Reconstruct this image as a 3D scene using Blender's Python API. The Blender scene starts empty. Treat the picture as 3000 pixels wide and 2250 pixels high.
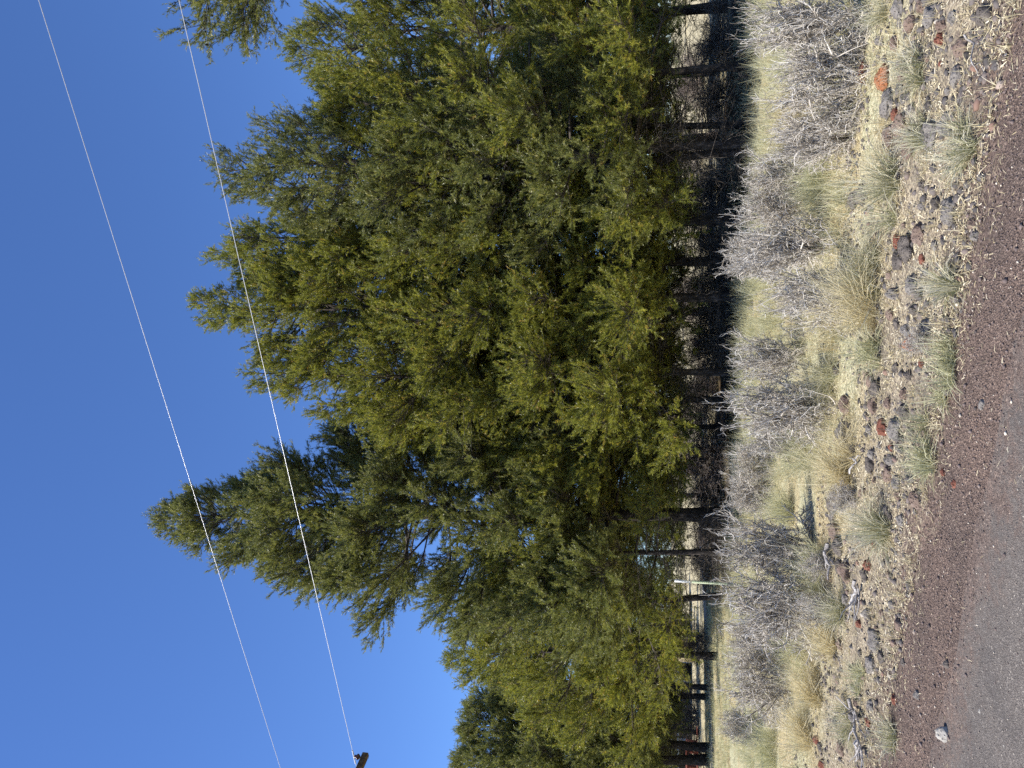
import bpy, math
import numpy as np
from mathutils import Matrix, Vector, noise as mnoise

C = bpy.context.scene.collection
scn = bpy.context.scene
PI = math.pi
R = math.radians

# ------------------------------------------------------------------ camera
CAM_H, PITCH, FPX = 1.6, R(12.6), 2080.0
cs, sn = math.cos(PITCH), math.sin(PITCH)
cam_d = bpy.data.cameras.new("camera")
cam = bpy.data.objects.new("camera", cam_d); C.objects.link(cam)
m = Matrix(((0, 1, 0, 0), (sn, 0, -cs, 0), (-cs, 0, -sn, CAM_H), (0, 0, 0, 1)))   # phone held upright, picture saved on its side
cam.matrix_world = m
cam_d.sensor_width = 36.0
cam_d.lens = FPX / 3000.0 * 36.0
cam_d.clip_start, cam_d.clip_end = 0.05, 5000
scn.camera = cam

# ------------------------------------------------------------------ sky and sun
SUN_AZ, SUN_EL = R(-112), R(51)           # from the forward direction (+y); negative is to the left
w = bpy.data.worlds.new("World"); scn.world = w; w.use_nodes = True
nt = w.node_tree; nt.nodes.clear()
sky = nt.nodes.new("ShaderNodeTexSky"); sky.sky_type = 'NISHITA'; sky.sun_disc = False
sky.sun_elevation = SUN_EL; sky.sun_rotation = SUN_AZ
sky.altitude = 1300; sky.air_density = 1.15; sky.dust_density = 0.0; sky.ozone_density = 4.0
bg = nt.nodes.new("ShaderNodeBackground"); bg.inputs[1].default_value = 0.112
wo = nt.nodes.new("ShaderNodeOutputWorld")
hs = nt.nodes.new("ShaderNodeMix"); hs.data_type = 'RGBA'; hs.blend_type = 'MULTIPLY'; hs.inputs[0].default_value = 1; hs.inputs[7].default_value = (.62, .80, 1.12, 1)
nt.links.new(sky.outputs[0], hs.inputs[6]); nt.links.new(hs.outputs[2], bg.inputs[0]); nt.links.new(bg.outputs[0], wo.inputs[0])
sd = bpy.data.lights.new("sun", 'SUN'); sd.energy = 5.0; sd.angle = R(0.5); sd.color = (1.0, 0.95, 0.87)
so = bpy.data.objects.new("sun", sd); C.objects.link(so)
sdir = Vector((math.sin(SUN_AZ) * math.cos(SUN_EL), math.cos(SUN_AZ) * math.cos(SUN_EL), math.sin(SUN_EL)))
so.rotation_euler = sdir.to_track_quat('Z', 'Y').to_euler()
so.location = sdir * 60
vs = scn.view_settings
vs.view_transform = 'Standard'; vs.look = 'None'; vs.gamma = 1.0; vs.use_curve_mapping = False
vs.exposure = 0.65
scn.cycles.max_bounces = 7; scn.cycles.diffuse_bounces = 4; scn.cycles.transmission_bounces = 4
scn.cycles.transparent_max_bounces = 4
scn.cycles.use_denoising = False
scn.cycles.sample_clamp_indirect = 6

# ------------------------------------------------------------------ picture -> place
def ray(xd, yd):
    """direction through a point of the photograph (2212 x 1659 display coordinates)"""
    v = xd * 1.35624 - 1500.0; u = 1125.0 - yd * 1.35624
    return u, cs * FPX + v * sn, sn * FPX - v * cs
def at(xd, yd, Y):
    d = ray(xd, yd); return np.array((d[0] / d[1] * Y, Y, CAM_H + d[2] / d[1] * Y))
def gp(xd, yd):
    d = ray(xd, yd); t = CAM_H / -d[2]
    return np.array((d[0] * t, d[1] * t, 0.0))
NX, NY = 0.419, 0.908                    # unit normal of the road's edge, pointing away from the road
def nn(x, y): return NX * x + NY * y

_r = np.random.default_rng(5)
_wv = [(a, f, _r.uniform(0, 6.28), _r.uniform(0, 6.28)) for f, a in
       ((0.7, .030), (1.1, .024), (1.9, .016), (3.1, .011), (4.7, .008), (7.3, .006), (11., .004)) for _ in range(2)]
def gz(x, y):
    x = np.asarray(x, float); y = np.asarray(y, float); z = np.zeros(np.broadcast(x, y).shape)
    for a, f, th, ph in _wv:
        z = z + a * .6 * np.sin(f * (x * math.cos(th) + y * math.sin(th)) + ph)
    n = nn(x, y)
    k = np.clip((n - 4.1) / 1.2, 0, 1) * (1 - np.clip((y - 19) / 6, 0, 1))
    return z * k + 0.02 * k
def gzf(x, y): return float(gz(x, y))

# ------------------------------------------------------------------ materials
def mat(name, rough=0.85, spec=0.25):
    mt = bpy.data.materials.new(name); mt.use_nodes = True
    b = mt.node_tree.nodes["Principled BSDF"]
    b.inputs["Roughness"].default_value = rough; b.inputs["Specular IOR Level"].default_value = spec
    return mt, mt.node_tree, b
def ND(t, kind, **kw):
    n = t.nodes.new(kind)
    for k, v in kw.items(): setattr(n, k, v)
    return n
def ramp(t, fac, stops):
    r = t.nodes.new("ShaderNodeValToRGB"); e = r.color_ramp.elements
    while len(e) < len(stops): e.new(0.5)
    for i, (p, c) in enumerate(stops):
        e[i].position = p; e[i].color = (c[0], c[1], c[2], 1) if not np.isscalar(c) else (c, c, c, 1)
    t.links.new(fac, r.inputs[0]); return r.outputs[0]
def noise(t, vec, scale, detail=4, rough=0.6):
    n = ND(t, "ShaderNodeTexNoise"); n.inputs["Scale"].default_value = scale
    n.inputs["Detail"].default_value = detail; n.inputs["Roughness"].default_value = rough
    t.links.new(vec, n.inputs["Vector"]); return n.outputs["Fac"]
def math_(t, op, a, b=None, clamp=False):
    n = ND(t, "ShaderNodeMath", operation=op, use_clamp=clamp)
    for i, v in enumerate((a, b)):
        if v is None: continue
        if isinstance(v, (int, float)): n.inputs[i].default_value = v
        else: t.links.new(v, n.inputs[i])
    return n.outputs[0]
def mix(t, fac, a, b):
    n = ND(t, "ShaderNodeMix", data_type='RGBA')
    if isinstance(fac, (int, float)): n.inputs[0].default_value = fac
    else: t.links.new(fac, n.inputs[0])
    for i, v in ((6, a), (7, b)):
        if isinstance(v, tuple): n.inputs[i].default_value = (*v, 1)
        else: t.links.new(v, n.inputs[i])
    return n.outputs[2]
def bump(t, b, h, dist, strength=1.0):
    n = ND(t, "ShaderNodeBump"); n.inputs["Distance"].default_value = dist; n.inputs["Strength"].default_value = strength
    t.links.new(h, n.inputs["Height"]); t.links.new(n.outputs[0], b.inputs["Normal"])
def pos(t): return ND(t, "ShaderNodeNewGeometry").outputs["Position"]
def objc(t): return ND(t, "ShaderNodeTexCoord").outputs["Object"]
def attr(t, name="tint"):
    n = ND(t, "ShaderNodeAttribute", attribute_name=name); return n.outputs["Fac"]

def road_n(t, p):
    d = ND(t, "ShaderNodeVectorMath", operation='DOT_PRODUCT'); d.inputs[1].default_value = (NX, NY, 0)
    t.links.new(p, d.inputs[0]); return d.outputs["Value"]

def cinder_color(t, p):
    v = ND(t, "ShaderNodeTexVoronoi"); v.inputs["Scale"].default_value = 95; t.links.new(p, v.inputs["Vector"])
    c = ramp(t, v.outputs["Color"], ((0, (.064, .053, .046)), (.35, (.122, .099, .085)), (.7, (.178, .145, .123)), (.9, (.27, .225, .185)), (1, (.56, .50, .40))))
    big = ramp(t, noise(t, p, 1.6, 3), ((.35, (.85, .78, .76)), (.65, (1.12, .98, .92))))
    mm = ND(t, "ShaderNodeMix", data_type='RGBA', blend_type='MULTIPLY'); mm.inputs[0].default_value = 1
    t.links.new(c, mm.inputs[6]); t.links.new(big, mm.inputs[7])
    return mm.outputs[2], v.outputs["Distance"]

# ground
M = {}
mt, t, b = mat("ground_soil", .95, .1); M['ground'] = mt
p = pos(t); n0 = road_n(t, p)
wob = math_(t, 'MULTIPLY', math_(t, 'SUBTRACT', noise(t, p, .55, 3), .5), 3.0)
n1 = math_(t, 'ADD', n0, wob)
vo = ND(t, "ShaderNodeTexVoronoi"); vo.inputs["Scale"].default_value = 42; t.links.new(p, vo.inputs["Vector"])
chip = ramp(t, vo.outputs["Color"], ((0, (.12, .10, .085)), (.3, (.25, .205, .155)), (.6, (.40, .34, .245)), (.85, (.56, .49, .36)), (1, (.70, .63, .48))))
fine = ramp(t, noise(t, p, 60, 4, .7), ((.3, (.12, .095, .075)), (.5, (.30, .24, .16)), (.7, (.58, .49, .32))))
soil = mix(t, .5, chip, fine)
greyp = ramp(t, noise(t, p, 1.3, 4), ((.46, 0.0), (.60, .65)))
soil = mix(t, greyp, soil, ramp(t, vo.outputs["Color"], ((0, (.055, .05, .05)), (.6, (.13, .115, .105)), (1, (.30, .25, .18)))))
straw = ramp(t, noise(t, p, 34, 5, .7), ((.3, (.20, .16, .085)), (.5, (.44, .36, .20)), (.7, (.66, .56, .35))))
pale = ramp(t, noise(t, p, 22, 5, .7), ((.3, (.22, .21, .12)), (.5, (.44, .42, .26)), (.72, (.66, .62, .43))))
meadow = mix(t, ramp(t, noise(t, p, .9, 3), ((.42, 0.0), (.58, 1.0))), straw, pale)
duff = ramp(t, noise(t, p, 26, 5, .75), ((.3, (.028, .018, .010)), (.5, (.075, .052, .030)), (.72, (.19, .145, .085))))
far = ramp(t, noise(t, p, 2.2, 5, .7), ((.33, (.26, .22, .13)), (.5, (.46, .40, .25)), (.7, (.60, .53, .35))))
def smooth(t, v, lo, hi):
    n = ND(t, "ShaderNodeMapRange", interpolation_type='SMOOTHSTEP'); n.inputs[1].default_value = lo; n.inputs[2].default_value = hi
    t.links.new(v, n.inputs[0]); return n.outputs[0]
cin, _d = cinder_color(t, p)
sepx = ND(t, 'ShaderNodeSeparateXYZ'); t.links.new(p, sepx.inputs[0]); sx = sepx.outputs[0]
c = mix(t, smooth(t, n1, 5.4, 6.6), soil, meadow)
c = mix(t, smooth(t, math_(t, 'ADD', n0, math_(t, 'MULTIPLY', math_(t, 'SUBTRACT', noise(t, p, 4, 7, .8), .5), 2.4)), 4.2, 4.75), cin, c)
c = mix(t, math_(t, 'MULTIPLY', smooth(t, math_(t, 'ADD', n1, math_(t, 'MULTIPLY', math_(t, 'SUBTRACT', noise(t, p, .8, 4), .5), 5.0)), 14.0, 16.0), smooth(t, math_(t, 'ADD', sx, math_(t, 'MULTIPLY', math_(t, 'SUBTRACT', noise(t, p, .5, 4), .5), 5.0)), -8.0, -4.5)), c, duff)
c = mix(t, smooth(t, math_(t, 'ADD', n1, math_(t, 'MULTIPLY', math_(t, 'SUBTRACT', noise(t, p, .22, 2), .5), 14.0)), 22, 24), c, far)
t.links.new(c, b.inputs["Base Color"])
hh = math_(t, 'ADD', math_(t, 'MULTIPLY', vo.outputs["Distance"], .6), noise(t, p, 30, 5, .7))
bump(t, b, hh, .02, .9)

mt, t, b = mat("cinder_gravel", .95, .12); M['shoulder'] = mt
p = pos(t); cc, dd = cinder_color(t, p)
t.links.new(cc, b.inputs["Base Color"]); bump(t, b, math_(t, 'ADD', dd, noise(t, p, 30, 5)), .012, .9)

mt, t, b = mat("old_asphalt", .9, .2); M['road'] = mt
p = pos(t); cc, dd = cinder_color(t, p)
va = ND(t, "ShaderNodeTexVoronoi"); va.inputs["Scale"].default_value = 130; t.links.new(p, va.inputs["Vector"])
asp = ramp(t, va.outputs["Color"], ((0, (.085, .075, .067)), (.5, (.138, .122, .108)), (.85, (.185, .165, .147)), (1, (.48, .43, .36))))
blot = ramp(t, noise(t, p, 2.3, 5, .65), ((.3, (.82, .82, .83)), (.7, (1.15, 1.13, 1.1))))
mm = ND(t, "ShaderNodeMix", data_type='RGBA', blend_type='MULTIPLY'); mm.inputs[0].default_value = 1
t.links.new(asp, mm.inputs[6]); t.links.new(blot, mm.inputs[7])
nd = math_(t, 'ADD', road_n(t, p), math_(t, 'MULTIPLY', math_(t, 'ADD', math_(t, 'MULTIPLY', math_(t, 'SUBTRACT', noise(t, p, 9, 10, .9), .5), 3.2), math_(t, 'MULTIPLY', math_(t, 'SUBTRACT', noise(t, p, 1.3, 3), .5), 1.6)), 1.0))
t.links.new(mix(t, smooth(t, nd, 3.0, 3.75), mm.outputs[2], cc), b.inputs["Base Color"])
bump(t, b, math_(t, 'ADD', va.outputs["Distance"], math_(t, 'MULTIPLY', noise(t, p, 12, 4), 1.2)), .007, .8)

def tint_mat(name, stops, rough=.8, spec=.25, trans=0.0, tcol=None, useobj=None):
    mt, t, b = mat(name, rough, spec)
    col = ramp(t, attr(t), stops)
    t.links.new(col, b.inputs["Base Color"])
    if trans:
        tr = ND(t, "ShaderNodeBsdfTranslucent"); ms = ND(t, "ShaderNodeMixShader"); ms.inputs[0].default_value = trans
        tc = ND(t, "ShaderNodeMix", data_type='RGBA', blend_type='MULTIPLY'); tc.inputs[0].default_value = 1
        t.links.new(col, tc.inputs[6]); tc.inputs[7].default_value = (*(tcol or (1, 1, 1)), 1)
        t.links.new(tc.outputs[2], tr.inputs[0])
        out = t.nodes["Material Output"]
        t.links.new(b.outputs[0], ms.inputs[1]); t.links.new(tr.outputs[0], ms.inputs[2]); t.links.new(ms.outputs[0], out.inputs[0])
    return mt
M['needle_olive'] = tint_mat("needles_olive", ((0, (.070, .086, .018)), (.35, (.172, .188, .038)), (.7, (.31, .315, .060)), (.93, (.45, .415, .092)), (1, (.36, .22, .07))), .42, .55, .42, (1.42, 1.4, .8))
M['needle_green'] = tint_mat("needles_green", ((0, (.064, .080, .024)), (.4, (.155, .172, .050)), (.75, (.265, .275, .085)), (1, (.39, .36, .13))), .42, .6, .38, (1.45, 1.42, .9))
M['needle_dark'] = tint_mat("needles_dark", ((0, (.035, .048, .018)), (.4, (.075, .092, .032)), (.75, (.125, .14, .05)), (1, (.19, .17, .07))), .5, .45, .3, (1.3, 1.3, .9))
M['twig_silver'] = tint_mat("silver_twigs", ((0, (.13, .108, .085)), (.4, (.38, .335, .275)), (.7, (.68, .62, .53)), (1, (.88, .84, .76))), .8, .2)
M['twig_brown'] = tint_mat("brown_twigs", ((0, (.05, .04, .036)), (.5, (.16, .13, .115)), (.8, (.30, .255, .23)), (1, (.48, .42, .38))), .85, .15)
M['grass_straw'] = tint_mat("straw_blades", ((0, (.38, .31, .17)), (.4, (.62, .54, .33)), (.75, (.76, .69, .48)), (1, (.85, .80, .64))), .65, .3, .35, (1.1, 1.08, .95))
M['grass_pale'] = tint_mat("pale_green_blades", ((0, (.28, .27, .15)), (.35, (.47, .46, .28)), (.7, (.66, .64, .44)), (1, (.80, .77, .59))), .65, .3, .35, (1.1, 1.1, .92))
M['grass_green'] = tint_mat("green_blades", ((0, (.15, .165, .075)), (.2, (.31, .31, .16)), (.38, (.54, .51, .35)), (1, (.82, .78, .65))), .6, .35, .35, (1.1, 1.07, .92))
M['straw_bits'] = tint_mat("straw_bits", ((0, (.20, .16, .095)), (.4, (.42, .35, .21)), (.8, (.62, .54, .36)), (1, (.76, .70, .54))), .8, .2)
M['pebble'] = tint_mat("cinder_pebbles", ((0, (.07, .06, .056)), (.4, (.145, .112, .10)), (.75, (.215, .165, .145)), (.92, (.34, .28, .225)), (1, (.66, .58, .46))), .95, .1)
M['lava_bit'] = tint_mat("lava_bits", ((0, (.06, .055, .053)), (.45, (.13, .117, .11)), (.75, (.19, .155, .135)), (.92, (.25, .15, .11)), (1, (.45, .40, .33))), .95, .1)
M['brown_litter'] = tint_mat("needle_litter", ((0, (.035, .025, .016)), (.5, (.10, .072, .045)), (1, (.30, .24, .15))), .85, .15)

def bark_mat(name, lo, hi, lite):
    mt, t, b = mat(name, .95, .12)
    mp = ND(t, "ShaderNodeMapping"); mp.inputs["Scale"].default_value = (1, 1, .3); t.links.new(objc(t), mp.inputs[0])
    n = noise(t, mp.outputs[0], 22, 5, .7)
    t.links.new(ramp(t, n, ((.3, lo), (.52, hi), (.72, lite))), b.inputs["Base Color"]); bump(t, b, n, .03, 1.0)
    return mt
M['bark'] = bark_mat("pine_bark", (.014, .012, .011), (.045, .038, .034), (.15, .13, .118))
M['branch'] = bark_mat("pine_branch_bark", (.03, .025, .02), (.10, .085, .072), (.26, .23, .20))
M['bleached'] = bark_mat("bleached_wood", (.22, .19, .17), (.46, .43, .40), (.68, .65, .61))

def rock_mat(name, cols, sc=1.0):
    mt, t, b = mat(name, .95, .1)
    o = ND(t, "ShaderNodeObjectInfo"); tc = objc(t)
    ad = ND(t, "ShaderNodeVectorMath", operation='ADD'); t.links.new(tc, ad.inputs[0]); t.links.new(o.outputs["Location"], ad.inputs[1])
    n = noise(t, ad.outputs[0], 14 * sc, 6, .75)
    v = ND(t, "ShaderNodeTexVoronoi"); v.inputs["Scale"].default_value = 60 * sc; t.links.new(ad.outputs[0], v.inputs["Vector"])
    pit = ramp(t, v.outputs["Distance"], ((.1, 0.0), (.35, 1.0)))
    col = ramp(t, n, tuple(zip((.28, .5, .74), cols)))
    mm = ND(t, "ShaderNodeMix", data_type='RGBA', blend_type='MULTIPLY'); mm.inputs[0].default_value = .5
    t.links.new(col, mm.inputs[6]); t.links.new(pit, mm.inputs[7])
    t.links.new(mm.outputs[2], b.inputs["Base Color"])
    bump(t, b, math_(t, 'ADD', n, math_(t, 'MULTIPLY', pit, .35)), .025, 1.0)
    return mt
M['rock_grey'] = rock_mat("grey_lava", ((.12, .108, .10), (.215, .195, .175), (.32, .29, .25)))
M['rock_dark'] = rock_mat("dark_lava", ((.06, .052, .046), (.135, .117, .102), (.24, .205, .17)))
M['rock_brown'] = rock_mat("brown_lava", ((.11, .078, .06), (.21, .152, .12), (.32, .25, .20)))
M['rock_red'] = rock_mat("red_lava", ((.10, .038, .026), (.21, .085, .058), (.32, .16, .11)))
M['rock_orange'] = rock_mat("orange_lava", ((.20, .075, .035), (.36, .15, .07), (.46, .25, .14)))
M['rock_pale'] = rock_mat("pale_stone", ((.24, .22, .19), (.38, .355, .31), (.52, .48, .42)), .6)

def flat_mat(name, col, rough=.8, spec=.3, var=.25, sc=6, metal=0):
    mt, t, b = mat(name, rough, spec); b.inputs["Metallic"].default_value = metal
    n = noise(t, objc(t), sc, 4)
    lo = tuple(x * (1 - var) for x in col); hi = tuple(min(1, x * (1 + var)) for x in col)
    t.links.new(ramp(t, n, ((.3, lo), (.7, hi))), b.inputs["Base Color"]); return mt
M['pole_wood'] = bark_mat("weathered_pole_wood", (.05, .036, .024), (.12, .088, .06), (.24, .19, .14))
M['insulator'] = flat_mat("brown_porcelain", (.05, .018, .014), .15, .6)
M['steel'] = flat_mat("galvanised_steel", (.55, .56, .57), .4, .5, .1, 20, .6)
M['wire'] = flat_mat("aluminium_wire", (.74, .75, .76), .35, .6, .05, 30, .35)
M['post_green'] = flat_mat("green_post_paint", (.42, .47, .30), .6, .4, .2, 30)
M['post_white'] = flat_mat("white_post_paint", (.78, .78, .74), .55, .4, .1, 30)
M['house_wall'] = flat_mat("dark_house_siding", (.045, .035, .03), .85, .2, .3, 3)
M['house_pale'] = flat_mat("pale_porch_paint", (.46, .49, .52), .7, .3, .15, 4)
M['house_roof'] = flat_mat("dark_roof_shingle", (.05, .045, .042), .9, .2, .3, 3)
M['house_glass'] = flat_mat("window_glass", (.10, .12, .14), .08, .7, .2, 1)
M['tan_wall'] = flat_mat("tan_wall_paint", (.60, .50, .34), .8, .2, .1, 3)
M['rust'] = flat_mat("rusty_red_paint", (.20, .055, .038), .75, .3, .35, 4)
M['blue'] = flat_mat("blue_tarpaulin", (.015, .11, .46), .45, .5, .3, 5)
M['path'] = flat_mat("dirt_track", (.40, .36, .32), .95, .1, .2, 5)
M['cone'] = flat_mat("pine_cone", (.030, .022, .018), .9, .15, .4, 60)

# ------------------------------------------------------------------ mesh helpers
def mesh_obj(name, V, faces, mt, parent=None, tint=None, smooth_=False, loc=None):
    """V (n,3); faces a list of index arrays (k,3) or (k,4)"""
    me = bpy.data.meshes.new(name)
    V = np.ascontiguousarray(V, np.float32)
    faces = [np.asarray(f, np.int32) for f in faces if len(f)]
    loops = np.concatenate([f.ravel() for f in faces]); tot = np.concatenate([np.full(len(f), f.shape[1], np.int32) for f in faces])
    start = np.zeros(len(tot), np.int32); start[1:] = np.cumsum(tot)[:-1]
    me.vertices.add(len(V)); me.vertices.foreach_set("co", V.ravel())
    me.loops.add(len(loops)); me.loops.foreach_set("vertex_index", loops)
    me.polygons.add(len(tot)); me.polygons.foreach_set("loop_start", start); me.polygons.foreach_set("loop_total", tot)
    if smooth_: me.polygons.foreach_set("use_smooth", np.ones(len(tot), bool))
    me.update(calc_edges=True)
    if tint is not None:
        a = me.attributes.new("tint", 'FLOAT', 'POINT'); a.data.foreach_set("value", np.ascontiguousarray(tint, np.float32))
    me.materials.append(mt)
    o = bpy.data.objects.new(name, me); C.objects.link(o)
    if parent is not None: o.parent = parent
    if loc is not None: o.location = loc
    return o
def tag(o, label=None, cat=None, group=None, kind=None):
    if label: o["label"] = label
    if cat: o["category"] = cat
    if group: o["group"] = group
    if kind: o["kind"] = kind
    return o
def empty(name, loc, rz=0.0, sc=1.0):
    o = bpy.data.objects.new(name, None); C.objects.link(o)
    o.empty_display_size = .2
    o.location = loc; o.rotation_euler = (0, 0, rz); o.scale = (sc, sc, sc) if np.isscalar(sc) else sc
    return o
def copy_tree(o, parent=None):
    c = o.copy(); C.objects.link(c)
    if parent is not None: c.parent = parent
    for ch in o.children: copy_tree(ch, c)
    return c
def norm(a): return a / np.maximum(np.linalg.norm(a, axis=-1, keepdims=True), 1e-9)
def perp(d):
    ref = np.where(np.abs(d[..., 2:3]) < .85, np.array((0., 0., 1.)), np.array((1., 0., 0.)))
    u = norm(np.cross(d, ref)); return u, np.cross(d, u)
def tubes(P, Rd, sides=3):
    """P (N,K,3) polylines, Rd (N,K) radii -> V, quads"""
    N, K, _ = P.shape
    T = np.empty_like(P); T[:, 1:-1] = P[:, 2:] - P[:, :-2]; T[:, 0] = P[:, 1] - P[:, 0]; T[:, -1] = P[:, -1] - P[:, -2]
    T = norm(T); u, v = perp(T)
    a = np.arange(sides) * 2 * PI / sides
    ring = u[:, :, None, :] * np.cos(a)[None, None, :, None] + v[:, :, None, :] * np.sin(a)[None, None, :, None]
    V = P[:, :, None, :] + ring * Rd[:, :, None, None]
    idx = np.arange(N * K * sides).reshape(N, K, sides); nx = np.roll(idx, -1, axis=2)
    Q = np.stack([idx[:, :-1], nx[:, :-1], nx[:, 1:], idx[:, 1:]], -1).reshape(-1, 4)
    return V.reshape(-1, 3), Q
class Bag:
    """collects pieces of ONE mesh"""
    def __init__(s): s.V = []; s.F = []; s.T = []; s.n = 0
    def add(s, V, F, tint=None):
        V = np.asarray(V, float); s.V.append(V); s.F.append(np.asarray(F) + s.n); s.n += len(V)
        s.T.append(np.full(len(V), .5) if tint is None else (np.full(len(V), tint) if np.isscalar(tint) else tint))
    def box(s, c, size, rz=0.0, tint=None):
        h = np.array(size) / 2; q = np.array([(x, y, z) for x in (-1, 1) for y in (-1, 1) for z in (-1, 1)], float) * h
        ca, sa = math.cos(rz), math.sin(rz); q = np.stack([q[:, 0] * ca - q[:, 1] * sa, q[:, 0] * sa + q[:, 1] * ca, q[:, 2]], 1) + np.array(c)
        s.add(q, [(0, 1, 3, 2), (4, 6, 7, 5), (0, 4, 5, 1), (2, 3, 7, 6), (0, 2, 6, 4), (1, 5, 7, 3)], tint)
    def tube(s, P, r, sides=8, tint=None):
        P = np.asarray(P, float)[None]; r = np.broadcast_to(np.asarray(r, float), P.shape[1:2])[None]
        V, Q = tubes(P, r, sides); s.add(V, Q, tint)
    def obj(s, name, mt, parent=None, smooth_=False, loc=None):
        by = {}
        for f in s.F: by.setdefault(f.shape[1], []).append(f)
        return mesh_obj(name, np.concatenate(s.V), [np.concatenate(x) for x in by.values()], mt, parent, np.concatenate(s.T), smooth_, loc)

# ------------------------------------------------------------------ ground, shoulder, road, track
def graded(lo, hi, step, far_lo, far_hi, g=1.22):
    mid = list(np.arange(lo, hi + 1e-6, step)); s = step; x = mid[-1]
    while x < far_hi: s *= g; x += s; mid.append(x)
    s = step; x = lo; pre = []
    while x > far_lo: s *= g; x -= s; pre.append(x)
    return np.array(pre[::-1] + mid)
def sheet(xs, ys, zf):
    X, Y = np.meshgrid(xs, ys, indexing='ij'); Z = zf(X, Y)
    V = np.stack([X, Y, Z], -1).reshape(-1, 3); i = np.arange(len(xs) * len(ys)).reshape(len(xs), len(ys))
    return V, np.stack([i[:-1, :-1], i[1:, :-1], i[1:, 1:], i[:-1, 1:]], -1).reshape(-1, 4)
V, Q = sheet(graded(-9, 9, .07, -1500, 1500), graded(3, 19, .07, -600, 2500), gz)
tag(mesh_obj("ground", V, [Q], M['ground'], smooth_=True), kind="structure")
def strip(n_in, n_out, s0, s1, ds, z, wob, seed, name, mt):
    g = np.random.default_rng(seed); S = np.arange(s0, s1, ds); K = 9
    w = sum(a * np.sin(f * S + g.uniform(0, 6.3)) for a, f in wob); w = w + g.normal(0, .012, len(S))
    tt = np.linspace(0, 1, K); n = n_in + (n_out - n_in) * tt[None] + w[:, None] * tt[None] ** 4
    dx, dy = NY, -NX
    X = NX * n + dx * S[:, None]; Y = NY * n + dy * S[:, None]
    V = np.stack([X, Y, np.full_like(X, z)], -1); i = np.arange(len(S) * K).reshape(len(S), K)
    Qd = np.stack([i[:-1, :-1], i[1:, :-1], i[1:, 1:], i[:-1, 1:]], -1).reshape(-1, 4)[:, ::-1]
    Vr = V.copy(); Vr[:, -1, 2] = z - .012       # the edge runs down into the sheet below
    tag(mesh_obj(name, Vr.reshape(-1, 3), [Qd], mt), kind="structure")
strip(2.6, 4.22, -60, 60, .025, .008, ((.12, 1.3), (.09, 3.1), (.07, 7.1), (.05, 13), (.04, 29)), 3, "gravel_shoulder", M['shoulder'])
strip(-4.5, 3.85, -300, 300, .12, .016, ((.04, 2.1), (.03, 5.3)), 4, "road", M['road'])
pts = [gp(xd, yd) for xd, yd in ((1541, 1760), (1539, 1659), (1536, 1560), (1532, 1470), (1527.5, 1380), (1523, 1300), (1517, 1215), (1510, 1130))]
P = np.array(pts); T = norm(np.gradient(P, axis=0)); S = np.cross(T, (0, 0, 1)) * 1.1
i = np.arange(len(P))
tag(mesh_obj("dirt_path", np.concatenate([P - S, P + S]) + (0, 0, .02), [np.stack([i[:-1], i[1:], i[1:] + len(P), i[:-1] + len(P)], 1)], M['path']), kind="structure")

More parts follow.
